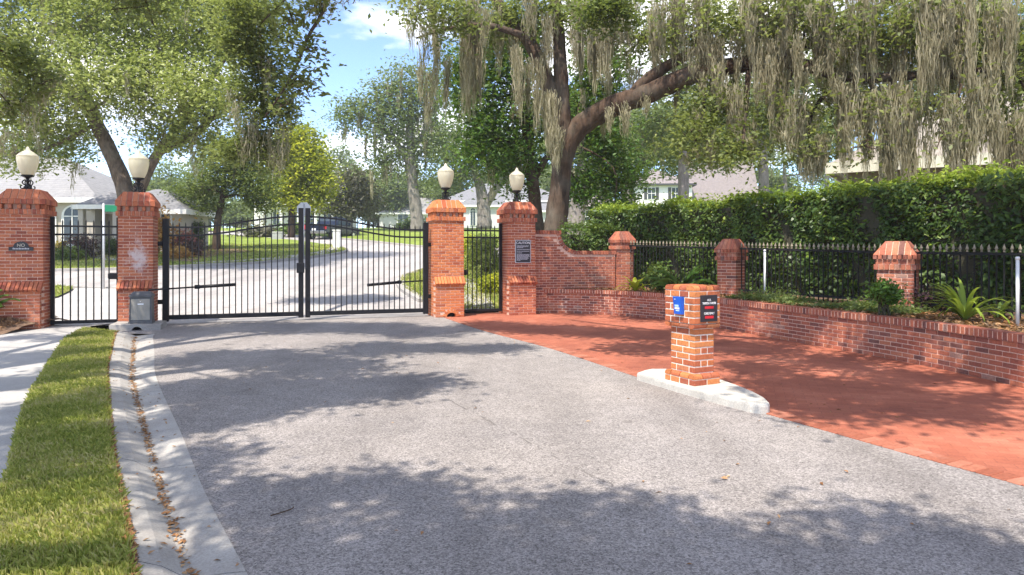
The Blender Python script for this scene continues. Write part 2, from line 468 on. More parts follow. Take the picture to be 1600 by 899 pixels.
class G:
    """collects shapes into one mesh"""
    def __init__(s): s.v, s.f = [], []
    def add(s, v, f):
        n = len(s.v); s.v += [tuple(p) for p in v]; s.f += [tuple(i + n for i in q) for q in f]
        return s
    def box(s, x0, x1, y0, y1, z0, z1):
        return s.add([(x0, y0, z0), (x1, y0, z0), (x1, y1, z0), (x0, y1, z0), (x0, y0, z1), (x1, y0, z1), (x1, y1, z1), (x0, y1, z1)],
                     [(3, 2, 1, 0), (4, 5, 6, 7), (0, 1, 5, 4), (1, 2, 6, 5), (2, 3, 7, 6), (3, 0, 4, 7)])
    def bev(s, x0, x1, y0, y1, z0, z1, c=.01):
        v, f = cham((x1 - x0), (y1 - y0), (z1 - z0), c)
        o = ((x0 + x1) / 2, (y0 + y1) / 2, (z0 + z1) / 2)
        return s.add([tuple(a + b for a, b in zip(p, o)) for p in v], f)
    def prism(s, poly, z0, z1):
        n = len(poly)
        v = [(x, y, z0) for x, y in poly] + [(x, y, z1) for x, y in poly]
        return s.add(v, [tuple(range(n - 1, -1, -1)), tuple(range(n, 2 * n))] + [(i, (i + 1) % n, n + (i + 1) % n, n + i) for i in range(n)])
    def prism_y(s, poly, y0, y1):
        n = len(poly)
        v = [(x, y0, z) for x, z in poly] + [(x, y1, z) for x, z in poly]
        return s.add(v, [tuple(range(n)), tuple(range(2 * n - 1, n - 1, -1))] + [((i + 1) % n, i, n + i, n + (i + 1) % n) for i in range(n)])
    def tube(s, path, radii, sides=8, wob=0, rng=None):
        path = [np.array(p, float) for p in path]
        n = len(path)
        if isinstance(radii, (int, float)): radii = [radii] * n
        v, f = [], []
        up = np.array((0.13, .99, 0.05))
        for i, p in enumerate(path):
            t = path[min(i + 1, n - 1)] - path[max(i - 1, 0)]
            t = t / (np.linalg.norm(t) + 1e-9)
            a = np.cross(t, up); la = np.linalg.norm(a)
            if la < .15: a = np.cross(t, np.array((1., 0, 0))); la = np.linalg.norm(a)
            a /= la; b = np.cross(t, a)
            for k in range(sides):
                th = 2 * math.pi * k / sides
                rr = radii[i] * (1 + (wob * (rng.random() - .5) * 2 if wob else 0))
                v.append(p + rr * (math.cos(th) * a + math.sin(th) * b))
        for i in range(n - 1):
            for k in range(sides):
                k2 = (k + 1) % sides
                f.append((i * sides + k, i * sides + k2, (i + 1) * sides + k2, (i + 1) * sides + k))
        f.append(tuple(range(sides))[::-1]); f.append(tuple((n - 1) * sides + k for k in range(sides)))
        return s.add(v, f)
    def lathe(s, prof, seg=24, flute=0, nf=12):
        v, f = [], []
        for r, z in prof:
            for k in range(seg):
                th = 2 * math.pi * k / seg
                rr = r * (1 + flute * math.cos(nf * th))
                v.append((rr * math.cos(th), rr * math.sin(th), z))
        m = len(prof)
        for i in range(m - 1):
            for k in range(seg):
                k2 = (k + 1) % seg
                f.append((i * seg + k, i * seg + k2, (i + 1) * seg + k2, (i + 1) * seg + k))
        f.append(tuple(range(seg))[::-1]); f.append(tuple((m - 1) * seg + k for k in range(seg)))
        return s.add(v, f)
    def moved(s, loc=(0, 0, 0), rz=0):
        c, q = math.cos(rz), math.sin(rz)
        s.v = [(x * c - y * q + loc[0], x * q + y * c + loc[1], z + loc[2]) for x, y, z in s.v]
        return s
    def mesh(s, name, mat=None, smooth=False):
        me = bpy.data.meshes.new(name)
        me.from_pydata(s.v, [], s.f)
        if mat is not None: me.materials.append(mat)
        if smooth: me.polygons.foreach_set('use_smooth', [True] * len(me.polygons))
        me.update()
        return me
    def obj(s, name, mat, parent=None, smooth=False, loc=None, rz=None):
        o = bpy.data.objects.new(name, s.mesh(name, mat, smooth))
        if loc is not None: o.location = loc
        if rz is not None: o.rotation_euler = (0, 0, rz)
        return link(o, parent)

def cham(l, d, h, c=.004):
    """chamfered block, centred"""
    x, y, z = l / 2, d / 2, h / 2
    c = min(c, x * .8, y * .8, z * .8)
    v, idx = [], {}
    for sx in (-1, 1):
        for sy in (-1, 1):
            for sz in (-1, 1):
                idx[(sx, sy, sz, 'x')] = len(v); v.append((sx * x, sy * (y - c), sz * (z - c)))
                idx[(sx, sy, sz, 'y')] = len(v); v.append((sx * (x - c), sy * y, sz * (z - c)))
                idx[(sx, sy, sz, 'z')] = len(v); v.append((sx * (x - c), sy * (y - c), sz * z))
    f = []
    def q(ids, out):
        p = [Vector(v[i]) for i in ids]
        nrm = (p[1] - p[0]).cross(p[2] - p[0])
        f.append(tuple(ids) if nrm.dot(Vector(out)) > 0 else tuple(ids[::-1]))
    for s_ in (-1, 1):
        q([idx[(s_, -1, -1, 'x')], idx[(s_, 1, -1, 'x')], idx[(s_, 1, 1, 'x')], idx[(s_, -1, 1, 'x')]], (s_, 0, 0))
        q([idx[(-1, s_, -1, 'y')], idx[(1, s_, -1, 'y')], idx[(1, s_, 1, 'y')], idx[(-1, s_, 1, 'y')]], (0, s_, 0))
        q([idx[(-1, -1, s_, 'z')], idx[(1, -1, s_, 'z')], idx[(1, 1, s_, 'z')], idx[(-1, 1, s_, 'z')]], (0, 0, s_))
    for a in (-1, 1):
        for b in (-1, 1):
            q([idx[(a, b, -1, 'x')], idx[(a, b, -1, 'y')], idx[(a, b, 1, 'y')], idx[(a, b, 1, 'x')]], (a, b, 0))
            q([idx[(a, -1, b, 'x')], idx[(a, -1, b, 'z')], idx[(a, 1, b, 'z')], idx[(a, 1, b, 'x')]], (a, 0, b))
            q([idx[(-1, a, b, 'y')], idx[(-1, a, b, 'z')], idx[(1, a, b, 'z')], idx[(1, a, b, 'y')]], (0, a, b))
            for e in (-1, 1):
                q([idx[(a, b, e, 'x')], idx[(a, b, e, 'y')], idx[(a, b, e, 'z')]], (a, b, e))
    return v, f

def text_mesh(txt, size, mat, parent, loc, rot, name='lettering', align='CENTER', xs=1.0, ext=.0015):
    cu = bpy.data.curves.new('lettering', 'FONT')
    cu.body = txt; cu.size = size; cu.align_x = align; cu.extrude = ext
    tmp = bpy.data.objects.new('lettering_curve', cu)
    COL.objects.link(tmp)
    dg = bpy.context.evaluated_depsgraph_get()
    me = bpy.data.meshes.new_from_object(tmp.evaluated_get(dg))
    bpy.data.objects.remove(tmp); bpy.data.curves.remove(cu)
    me.materials.clear(); me.materials.append(mat)
    o = bpy.data.objects.new(name, me)
    o.location = loc; o.rotation_euler = rot; o.scale = (xs, 1, 1)
    return link(o, parent)

# ------------------------------------------------------------------ brickwork
BRICK_MESH = {}
def brick_mesh(l, d, h, mat, kind='box'):
    key = (round(l, 3), round(d, 3), round(h, 3), mat.name, kind)
    if key not in BRICK_MESH:
        if kind == 'box':
            v, f = cham(l, d, h, .004)
        else:                                   # rounded outer top edge
            r = min(d, h) * .75
            pr = [(d / 2, -h / 2), (-d / 2, -h / 2), (-d / 2, h / 2 - r)]
            pr += [(-d / 2 + r - r * math.cos(t), h / 2 - r + r * math.sin(t)) for t in (.4, .8, 1.2, 1.57)] + [(d / 2, h / 2)]
            if kind == 'under': pr = [(y, -z) for y, z in pr][::-1]
            n = len(pr)
            v = [(-l / 2, y, z) for y, z in pr] + [(l / 2, y, z) for y, z in pr]
            f = [tuple(range(n)), tuple(range(2 * n - 1, n - 1, -1))] + [((i + 1) % n, i, n + i, n + (i + 1) % n) for i in range(n)]
        gg = G(); gg.v, gg.f = v, f
        BRICK_MESH[key] = gg.mesh('brick', mat)
    return BRICK_MESH[key]

class Masonry:
    """bricks of one thing; the 300 that show largest become parts of their own"""
    def __init__(s, root, mat):
        s.root, s.mat, s.items = root, mat, []
        s.mw = Matrix.Translation(root.location) @ Matrix.Rotation(root.rotation_euler[2], 4, 'Z')
    def put(s, name, c, rz, size, nrm=(0, -1, 0), tilt=0, kind='box', mesh=None, rx=0):
        w = s.mw @ Vector(c)
        wn_ = (s.mw.to_3x3() @ Vector(nrm))
        tocam = Vector((0, 0, CAMZ)) - w
        vis = wn_.dot(tocam.normalized())
        s.items.append((-(max(vis, 0) + .02) / tocam.length ** 2 * (1 if vis > -.05 else .001), name, c, rz, size, tilt, kind, mesh, rx))
    def face(s, W, z0, z1, k, dist, d=.095, ch=.0677, bl=.205, mo=.0125, off=0, par=0, skip=None, cen=(0, 0), name='brick', close=False):
        n = max(1, round((z1 - z0) / ch)); ch = (z1 - z0) / n
        th = k * math.pi / 2
        t = (math.cos(th), math.sin(th)); nr = (math.sin(th), -math.cos(th))
        for i in range(n):
            even = (i + k + par) % 2 == 0
            a0, a1 = (-W / 2, W / 2) if even else (-W / 2 + d + mo, W / 2 - d - mo)
            pos = a0
            m = max(1, round((a1 - a0 + mo) / (bl + mo)))
            ll = (a1 - a0 + mo) / m - mo
            for j in range(m):
                a = a0 + j * (ll + mo) + ll / 2
                z = z0 + (i + .5) * ch
                if skip and skip(a, z): continue
                o = dist - d / 2 + random.uniform(-.0015, .0015) + off
                c = (cen[0] + t[0] * a + nr[0] * o, cen[1] + t[1] * a + nr[1] * o, z)
                s.put(name, c, th, (ll, d, ch - mo), (nr[0], nr[1], 0))
            if close and not even:
                for a in (-W / 2 + d / 2, W / 2 - d / 2):
                    z = z0 + (i + .5) * ch
                    if skip and skip(a, z): continue
                    o = dist - d / 2 + off
                    s.put(name, (cen[0] + t[0] * a + nr[0] * o, cen[1] + t[1] * a + nr[1] * o, z), th, (d, d, ch - mo), (nr[0], nr[1], 0))
    def row(s, W, z0, z1, k, dist, d, bw=.067, mo=.0125, gap=False, name='brick', cen=(0, 0), kind='box', full=True):
        th = k * math.pi / 2
        t = (math.cos(th), math.sin(th)); nr = (math.sin(th), -math.cos(th))
        a0, a1 = (-W / 2, W / 2) if (full and k % 2 == 0) else (-W / 2 + d + mo, W / 2 - d - mo)
        m = max(1, round((a1 - a0 + mo) / (bw + mo))); ll = (a1 - a0 + mo) / m - mo
        for j in range(m):
            if gap and j % 2 == 1: continue
            a = a0 + j * (ll + mo) + ll / 2
            o = dist - d / 2 + random.uniform(-.002, .002)
            s.put(name, (cen[0] + t[0] * a + nr[0] * o, cen[1] + t[1] * a + nr[1] * o, (z0 + z1) / 2), th, (ll, d, z1 - z0 - mo * .6), (nr[0], nr[1], 0), kind=kind)
    def slope(s, wb, wt, z0, z1, n, k, hb, ht, th_=.05, mo=.017, name='cap_brick', d2=None):
        """long bricks laid up a sloping cap, clipped along the hips"""
        key = ('slope', round(wb, 3), round(wt, 3), round(z1 - z0, 3), n, round(hb, 3), s.mat.name)
        if key not in BRICK_MESH:
            out = []
            for i in range(n):
                a = -wb / 2 + wb * i / n + mo / 2; b = -wb / 2 + wb * (i + 1) / n - mo / 2
                sv = lambda x: 1.0 if abs(x) <= wt / 2 else (wb / 2 - abs(x)) / ((wb - wt) / 2)
                pts = [(a, 0), (b, 0), (b, sv(b))]
                for xx in (wt / 2, -wt / 2):
                    if a < xx < b: pts.append((xx, 1.0))
                pts.append((a, sv(a)))
                pts = [p for q_, p in enumerate(pts) if q_ == 0 or (abs(p[0] - pts[q_ - 1][0]) + abs(p[1] - pts[q_ - 1][1])) > 1e-4]
                sl = Vector((0, hb - ht, z1 - z0)); nn = Vector((0, -(z1 - z0), hb - ht)).normalized()
                v = []
                for dd in (0, -th_):
                    for x, ss in pts:
                        y = -hb + (hb - ht) * ss; z = (z1 - z0) * ss
                        xx = x * (1 + dd * .3 / wb)
                        v.append((xx, y + nn[1] * dd, z + nn[2] * dd))
                m = len(pts)
                gg = G(); gg.v = v
                gg.f = [tuple(range(m)), tuple(range(2 * m - 1, m - 1, -1))] + [((q + 1) % m, q, m + q, m + (q + 1) % m) for q in range(m)]
                out.append(gg.mesh('cap_brick', s.mat))
            BRICK_MESH[key] = out
        th = k * math.pi / 2
        for me in BRICK_MESH[key]:
            s.put(name, (0, 0, z0), th, (1, 1, 1), (math.sin(th), -math.cos(th), 0), mesh=me)
    def build(s, limit=300):
        by = {}
        for it in sorted(s.items, key=lambda q: q[0]):
            by.setdefault(it[1], []).append(it)
        for name, its in by.items():
            for it in its[:limit]:
                _, _, c, rz, size, tilt, kind, mesh, rx = it
                me = mesh or brick_mesh(*size, s.mat, kind)
                o = bpy.data.objects.new(name, me)
                o.location = c
                o.rotation_euler = (rx + random.uniform(-.004, .004), tilt + random.uniform(-.006, .006), rz + random.uniform(-.006, .006))
                link(o, s.root)
            rest = its[limit:]
            if rest:
                gg = G()
                for it in rest:
                    _, _, c, rz, size, tilt, kind, mesh, rx = it
                    me = mesh or brick_mesh(*size, s.mat, kind)
                    mt = Matrix.Translation(c) @ Matrix.Rotation(rz, 4, 'Z') @ Matrix.Rotation(tilt, 4, 'Y') @ Matrix.Rotation(rx, 4, 'X')
                    gg.add([tuple(mt @ v.co) for v in me.vertices], [tuple(p.vertices) for p in me.polygons])
                tag(gg.obj(name + '_mass', s.mat, s.root), kind='stuff')

# ------------------------------------------------------------------ foliage
def fast_mesh(name, verts, quads, mat, smooth=False):
    me = bpy.data.meshes.new(name)
    nv, nq = len(verts), len(quads)
    k = quads.shape[1]
    me.vertices.add(nv); me.vertices.foreach_set('co', verts.astype(np.float32).ravel())
    me.loops.add(nq * k); me.loops.foreach_set('vertex_index', quads.astype(np.int32).ravel())
    me.polygons.add(nq)
    me.polygons.foreach_set('loop_start', np.arange(0, nq * k, k, dtype=np.int32))
    me.polygons.foreach_set('loop_total', np.full(nq, k, dtype=np.int32))
    me.materials.append(mat)
    me.update(calc_edges=True)
    return me
def unit(n, rng):
    v = rng.normal(size=(n, 3)); return v / np.linalg.norm(v, axis=1, keepdims=True)
def leaf_arrays(c, size, rng, up=.5, aspect=.5, droop=0.0, out=None):
    n = len(c)
    nm = unit(n, rng); nm[:, 2] = np.abs(nm[:, 2]) + up
    if out is not None: nm += out
    nm /= np.linalg.norm(nm, axis=1, keepdims=True)
    a = np.cross(nm, unit(n, rng)); a[:, 2] -= droop
    a /= np.linalg.norm(a, axis=1, keepdims=True) + 1e-9
    b = np.cross(nm, a)
    L = (size * rng.uniform(.65, 1.35, n))[:, None]
    fold = nm * L * .12
    v = np.stack([c - a * L * .5, c - b * L * aspect * .5 + fold, c + a * L * .5, c + b * L * aspect * .5 + fold], 1).reshape(-1, 3)
    q = np.arange(4 * n).reshape(n, 4)
    return v, q
def leaf_obj(name, c, size, mat, parent, rng, base=(0, 0, 0), **kw):
    v, q = leaf_arrays(c - np.array(base), size, rng, **kw)
    o = bpy.data.objects.new(name, fast_mesh(name, v, q, mat))
    link(o, parent); o['kind'] = 'stuff'
    return o
def clump_points(blobs, n, rng, per=22, rc=.35, shell=2.0):
    w = np.array([b[6] * (b[3] * b[4] * b[5]) ** (.72) for b in blobs]); w /= w.sum()
    nc = max(1, n // per)
    cs = []
    for b, k in zip(blobs, rng.multinomial(nc, w)):
        d = unit(k, rng); r = rng.random(k) ** (1 / (3 * shell * .6))
        cs.append(np.array(b[:3]) + d * r[:, None] * np.array(b[3:6]))
    cs = np.concatenate(cs)
    sz = rng.uniform(.6, 1.5, len(cs))
    pts = np.repeat(cs, per, 0) + rng.normal(size=(len(cs) * per, 3)) * np.repeat(sz, per)[:, None] * np.array((rc, rc, rc * .55))
    return pts, cs
def moss_mesh(tops, lens, mat, parent, rng, base, strands=(18, 34), rad=.14, width=.02, name='moss'):
    """wispy beards: short curling threads hung all the way down a tapering core"""
    V, Q, n0 = [], [], 0
    seg = 6
    for t, ln in zip(tops, lens):
        k = int(rng.integers(*strands) * (.6 + .4 * ln))
        z0 = ln * rng.uniform(0, .72, k) ** 1.25
        L = np.minimum(ln * rng.uniform(.14, .5, k), ln * 1.02 - z0)
        fr = z0 / ln
        rr_ = rad * rng.uniform(.5, 1.2) * (1 - .8 * fr)
        off = rng.normal(size=(k, 2)) * rr_[:, None]
        ph = rng.uniform(0, 6.28, (4, k)); fq = rng.uniform(4, 13, (2, k))
        am = rng.uniform(.008, .035, k)
        ang = rng.uniform(0, 3.14, k)
        w = width * rng.uniform(.5, 1.5, k)
        lean = rng.normal(size=2) * .03
        drift = rng.normal(size=(k, 2)) * .10
        for j in range(seg + 1):
            f = j / seg
            z = z0 + L * f
            x = t[0] + off[:, 0] * (1 - .35 * f) + lean[0] * z + drift[:, 0] * L * f * (1 - f) + am * np.sin(fq[0] * f * (L + .3) + ph[0])
            y = t[1] + off[:, 1] * (1 - .35 * f) + lean[1] * z + drift[:, 1] * L * f * (1 - f) + am * np.sin(fq[1] * f * (L + .3) + ph[1])
            cen = np.stack([x, y, t[2] - z + rng.normal(size=k) * .006], 1)
            ww = w * (1 - .85 * f) * (1 + .6 * np.sin(ph[2] + 11 * f))
            dx = np.stack([np.cos(ang + 2 * f), np.sin(ang + 2 * f), np.zeros(k)], 1) * ww[:, None]
            V.append(np.stack([cen - dx, cen + dx], 1).reshape(-1, 3) - np.array(base))
        for j in range(seg):
            i0 = n0 + j * 2 * k + np.arange(k) * 2
            i1 = i0 + 2 * k
            Q.append(np.stack([i0, i0 + 1, i1 + 1, i1], 1))
        n0 += (seg + 1) * 2 * k
    v = np.concatenate(V); q = np.concatenate(Q)
    o = bpy.data.objects.new(name, fast_mesh(name, v, q, mat))
    link(o, parent); o['kind'] = 'stuff'
    return o
def tree(name, label, cat, base, stems, blobs, n, leaf, mat, bark, seed, per=22, rc=.35, moss=0, moss_len=(.8, 2.2), group=None,
         moss_tops=None, twigs=5, aspect=.5, sides=9, mw=.02, stem_part='trunk', moss_dense=(18, 34), up=.5, shell=2.0, thin=1.0):
    rng = np.random.default_rng(seed)
    root = empty(name, base, 0, label, cat, group)
    bs = np.array(base)
    allp, allr = [], []
    for i, st in enumerate(stems):
        path = spline([(*p[:3], p[3]) for p in st], 5)
        pts = [p[:3] - bs for p in path]; rad = [max(p[3], .008) for p in path]
        gg = G().tube(pts, rad, sides, .07, rng)
        gg.obj(stem_part if i == 0 else 'limb', bark, root, True)
        allp += [p[:3] for p in path]; allr += rad
    A = np.array(allp); R = np.array(allr)
    lo = A[:, 2].min(); hi = A[:, 2].max()
    pts, cs = clump_points(blobs, n, rng, per, rc, shell)
    tw = G()
    for b in blobs:
        c = np.array(b[:3])
        d = np.linalg.norm(A - c, axis=1) + np.where(A[:, 2] < lo + .35 * (hi - lo), 3.0, 0)
        i = int(np.argmin(d)); s0 = A[i]
        mid = (s0 + c) / 2 + rng.normal(size=3) * .12 * np.linalg.norm(c - s0) + np.array((0, 0, .08 * np.linalg.norm(c - s0)))
        r0 = min(R[i] * .55, .03 + .022 * np.linalg.norm(c - s0)) * thin
        pa = spline([s0, mid, c], 4)
        tw.tube([p - bs for p in pa], list(np.linspace(r0, max(.015, r0 * .35), len(pa))), 6, .1, rng)
        near = cs[np.linalg.norm((cs - c) / np.array(b[3:6]), axis=1) < 1.15]
        for k in rng.choice(len(near), min(twigs, len(near)), replace=False):
            e = near[k]; m = (c + e) / 2 + rng.normal(size=3) * .15
            tw.tube([p - bs for p in (c, m, e)], [max(.014, r0 * .35), max(.010, r0 * .2), .006], 5)
    tag(tw.obj('branches', bark, root, True), kind='stuff')
    leaf_obj('crown', pts, leaf, mat, root, rng, base, aspect=aspect, up=up)
    tops = []
    if moss:
        k = rng.choice(len(cs), min(moss, len(cs)), replace=False)
        tops += [cs[i] for i in k]
    lens = list(rng.uniform(*moss_len, len(tops)))
    if moss_tops:
        for t, l in moss_tops: tops.append(np.array(t)); lens.append(l)
    if tops:
        moss_mesh(tops, lens, M['moss'], root, rng, bs, moss_dense, width=mw)
    return root
def bush(name, label, cat, base, blobs, n, leaf, mat, seed, group=None, stems=3, per=14, rc=.12, aspect=.45, up=.3, droop=0, parent_mat='twig', part='foliage'):
    rng = np.random.default_rng(seed)
    root = empty(name, base, 0, label, cat, group)
    bs = np.array(base)
    pts, cs = clump_points(blobs, n, rng, per, rc)
    pts[:, 2] = np.maximum(pts[:, 2], base[2] + .02)
    tw = G()
    for k in rng.choice(len(cs), min(len(cs), stems * 4), replace=False):
        e = cs[k] - bs
        tw.tube([(rng.normal() * .04, rng.normal() * .04, 0), tuple(e * np.array((.5, .5, .6))), tuple(e)], [.018, .013, .006], 5)
    tw.obj('stem', M[parent_mat], root)
    leaf_obj(part, pts, leaf, mat, root, rng, base, aspect=aspect, up=up, droop=droop)
    return root
def arching_plant(name, label, cat, base, n, ln, w, mat, seed, rise=1.0, pinnate=False):
    """long leaves that rise from one crown and arch over; each leaf is a part"""
    rng = np.random.default_rng(seed)
    root = empty(name, base, 0, label, cat)
    for i in range(n):
        az = rng.uniform(0, 6.283); L = ln * rng.uniform(.65, 1.1); el = rng.uniform(.55, 1.35) * rise
        pts = []
        for j in range(8):
            f = j / 7; e = el - 1.5 * f * f * (1.4 - el * .5)
            pts.append((0 if j == 0 else pts[-1][0] + L / 7 * math.cos(e), 0 if j == 0 else pts[-1][1] + L / 7 * math.sin(e)))
        gg = G()
        dx, dy = math.cos(az), math.sin(az)
        if not pinnate:
            v, f_ = [], []
            for j, (r_, z_) in enumerate(pts):
                ww = w * math.sin(math.pi * min(.97, .12 + .85 * j / 7)) * .5
                v += [(r_ * dx - dy * ww, r_ * dy + dx * ww, z_ + .02 + ww * .3), (r_ * dx, r_ * dy, z_ + .02), (r_ * dx + dy * ww, r_ * dy - dx * ww, z_ + .02 + ww * .3)]
            for j in range(7):
                f_ += [(3 * j, 3 * j + 1, 3 * j + 4, 3 * j + 3), (3 * j + 1, 3 * j + 2, 3 * j + 5, 3 * j + 4)]
            gg.add(v, f_)
        else:
            gg.tube([(r_ * dx, r_ * dy, z_ + .02) for r_, z_ in pts], list(np.linspace(.012, .004, 8)), 4)
            for j in range(2, 29):
                f = j / 28 * 6.99; a = int(f); t = f - a
                r_ = pts[a][0] * (1 - t) + pts[a + 1][0] * t; z_ = pts[a][1] * (1 - t) + pts[a + 1][1] * t + .02
                l2 = w * (1 - abs(j / 28 - .45) * 1.3)
                for sd in (-1, 1):
                    ex, ey = r_ * dx - dy * sd * l2 + dx * l2 * .5, r_ * dy + dx * sd * l2 + dy * l2 * .5
                    mx_, my_ = (r_ * dx + ex) / 2, (r_ * dy + ey) / 2
                    gg.add([(r_ * dx, r_ * dy, z_), (mx_ + dx * .02, my_ + dy * .02, z_ + .02), (ex, ey, z_ - l2 * .25), (mx_ - dx * .02, my_ - dy * .02, z_ + .02)], [(0, 1, 2, 3)])
        gg.obj('frond' if pinnate else 'leaf', mat, root, True)
    return root

# ------------------------------------------------------------------ ground sheets
def sheet(name, poly, off, mat, kind='structure', label=None, cat=None, flat=None):
    bm = bmesh.new()
    vs_ = [bm.verts.new((x, y, 0)) for x, y in poly]
    f = bm.faces.new(vs_)
    f.normal_update()
    if f.normal.z < 0: f.normal_flip()
    bmesh.ops.triangulate(bm, faces=bm.faces[:])
    if flat is None:
        for b, _ in ZP:
            bmesh.ops.bisect_plane(bm, geom=bm.verts[:] + bm.edges[:] + bm.faces[:], dist=1e-5, plane_co=(0, b, 0), plane_no=(0, 1, 0))
    for v in bm.verts:
        v.co.z = (zg(v.co.y) if flat is None else flat) + off
    bmesh.ops.recalc_face_normals(bm, faces=bm.faces[:])
    if sum(fc.normal.z for fc in bm.faces) < 0:
        bmesh.ops.reverse_faces(bm, faces=bm.faces[:])
    me = bpy.data.meshes.new(name); bm.to_mesh(me); bm.free()
    me.materials.append(mat)
    o = bpy.data.objects.new(name, me); link(o)
    return tag(o, label, cat, kind=kind)
def strip(name, path, w, h, mat, off=0.0, kind='structure', z=None):
    """a raised band (kerb) along a path on the ground"""
    pts = [np.array(p[:2], float) for p in path]
    L_, R_ = [], []
    for i, p in enumerate(pts):
        t = pts[min(i + 1, len(pts) - 1)] - pts[max(i - 1, 0)]; t /= np.linalg.norm(t) + 1e-9
        nn = np.array((-t[1], t[0])) * w / 2
        L_.append(p + nn); R_.append(p - nn)
    v, f = [], []
    for a, b in zip(L_, R_):
        za, zb = zg(a[1]) + off, zg(b[1]) + off
        v += [(a[0], a[1], za - .1), (a[0], a[1], za + h), (b[0], b[1], zb + h), (b[0], b[1], zb - .1)]
    n = len(pts)
    for i in range(n - 1):
        for k in range(3):
            f.append((4 * i + k, 4 * i + k + 1, 4 * i + 4 + k + 1, 4 * i + 4 + k))
    f += [(0, 1, 2, 3), tuple(4 * (n - 1) + k for k in (3, 2, 1, 0))]
    gg = G().add(v, f)
    o = gg.obj(name, mat)
    return tag(o, kind=kind)

gx = lambda L_: [g(*p) for p in L_]
# base terrain
sheet('terrain', [(-220, -60), (220, -60), (220, 260), (-220, 260)], -.16, M['soil'])

# kerb-side curves near the viewer (world metres)
GUT_OUT = spline([(-7.75, 13.45), (-7.57, 13.03), (-6.4, 10.9), (-5.22, 8.8), (-3.28, 5.6), (-2.48, 4.34), (-1.89, 3.41), (-1.1, 2.1), (.1, .0), (1.2, -2.2), (2.8, -6)], 8)
GUT_IN = spline([(-7.0, 13.4), (-6.84, 13.03), (-5.7, 10.9), (-4.58, 8.8), (-2.92, 6.04), (-2.07, 4.6), (-1.32, 3.41), (-.5, 2.1), (.7, .0), (1.8, -2.2), (3.4, -6)], 8)
PAVE_EDGE = spline([(-1.75, 17.1), (-1.45, 16.2), (-.5, 13.8), (.64, 11.4), (1.69, 8.58), (2.53, 6.75), (3.1, 5.51), (3.5, 4.68), (4.0, 3.4), (4.9, 1.0), (5.9, -2), (7.2, -6)], 8)
WALL = [(0.75, 18.15), (1.6, 18.05), (2.64, 17.45), (3.6, 16.3), (4.25, 14.9), (4.85, 12.93), (5.4, 11.2), (5.82, 9.7), (6.04, 8.05), (6.15, 6.4), (6.15, 4.6), (6.0, 2.5)]
WALL_S = spline(WALL, 10)
WALK_R = spline([(-9.0, 14.6), (-8.87, 14.3), (-8.2, 12.6), (-7.38, 11.08), (-5.28, 7.45), (-3.99, 5.44), (-3.55, 4.77), (-2.6, 3.1), (-1.5, 1.2), (-.2, -1.5), (1.2, -6)], 8)
ASPH_L = [(p[0] - .01, p[1]) for p in GUT_IN]
U = (0.945, 0.327); GATE0 = (-7.83, 15.24)
gl = lambda t, b=0: (GATE0[0] + U[0] * t - U[1] * b, GATE0[1] + U[1] * t + U[0] * b)

sheet('driveway', [tuple(p) for p in ASPH_L] + [(9.5, -6), (6.0, 3), (6.0, 8), (2.5, 18.2), gl(9.5, .1), gl(-.3, .1), (-8.4, 14.4), (-8.2, 13.6)], 0, M['asphalt'])
sheet('paved_apron', [tuple(p) for p in PAVE_EDGE] + [(6.3, -6)][:0] + [(6.4, 2.5)] + [tuple(p) for p in WALL_S[::-1]] + [gl(9.2, .35), gl(6.1, .35)], .004, M['pavers'])
pa_ = bpy.data.objects['paved_apron']
edge_me = {}
acc, last = 0.0, 0.0
rq = random.Random(9)
for a, b in zip(PAVE_EDGE, PAVE_EDGE[1:]):
    seg = float(np.linalg.norm(b - a)); d = (b - a) / seg
    while last + .105 <= acc + seg:
        last += .105
        p = a + d * (last - acc)
        if p[1] < -3: break
        k = rq.randrange(4)
        if k not in edge_me:
            vv, ff = cham(.096, .196, .05, .006); q_ = G(); q_.v, q_.f = vv, ff; edge_me[k] = q_.mesh('paver', M['brick_e'])
        o = bpy.data.objects.new('paver', edge_me[k])
        o.location = (p[0] - d[1] * .095, p[1] + d[0] * .095, -.014 + rq.uniform(-.002, .002)); o.rotation_euler = (0, 0, math.atan2(d[1], d[0]) + rq.uniform(-.02, .02))
        link(o, pa_)
    acc += seg
sheet('street', [gl(-20, .1), gl(14, .1), (40, 40), (60, 110), (-90, 110), (-90, 20)], -.004, M['road'])

# valley gutter, cast in slabs
gut = empty('gutter'); gut['kind'] = 'structure'
def cut(curve, ys):
    out = []
    for y0 in ys:
        for a, b in zip(curve, curve[1:]):
            if (a[1] - y0) * (b[1] - y0) <= 0 and a[1] != b[1]:
                t = (y0 - a[1]) / (b[1] - a[1]); out.append(a + (b - a) * t); break
    return out
joints = [13.4, 10.6, 7.9, 5.15, 3.42, 1.2, -1.5, -5.9]
for j0, j1 in zip(joints, joints[1:]):
    ys = np.linspace(j0 - .006, j1 + .006, 12)
    A_, B_ = cut(GUT_OUT, ys), cut(GUT_IN, ys)
    v, f = [], []
    for a, b in zip(A_, B_):
        for t, z in ((0, -.12), (0, .045), (.04, .055), (.25, .03), (.47, -.030), (.55, -.030), (.8, -.006), (.99, .004), (1, -.12)):
            p = a + (b - a) * t
            v.append((p[0], p[1], z))
    k = 9
    for i in range(len(A_) - 1):
        for q in range(k - 1):
            f.append((i * k + q, (i + 1) * k + q, (i + 1) * k + q + 1, i * k + q + 1))
    f += [tuple(range(k)), tuple((len(A_) - 1) * k + q for q in range(k - 1, -1, -1))]
    G().add(v, f).obj('gutter_slab', M['concrete'], gut)

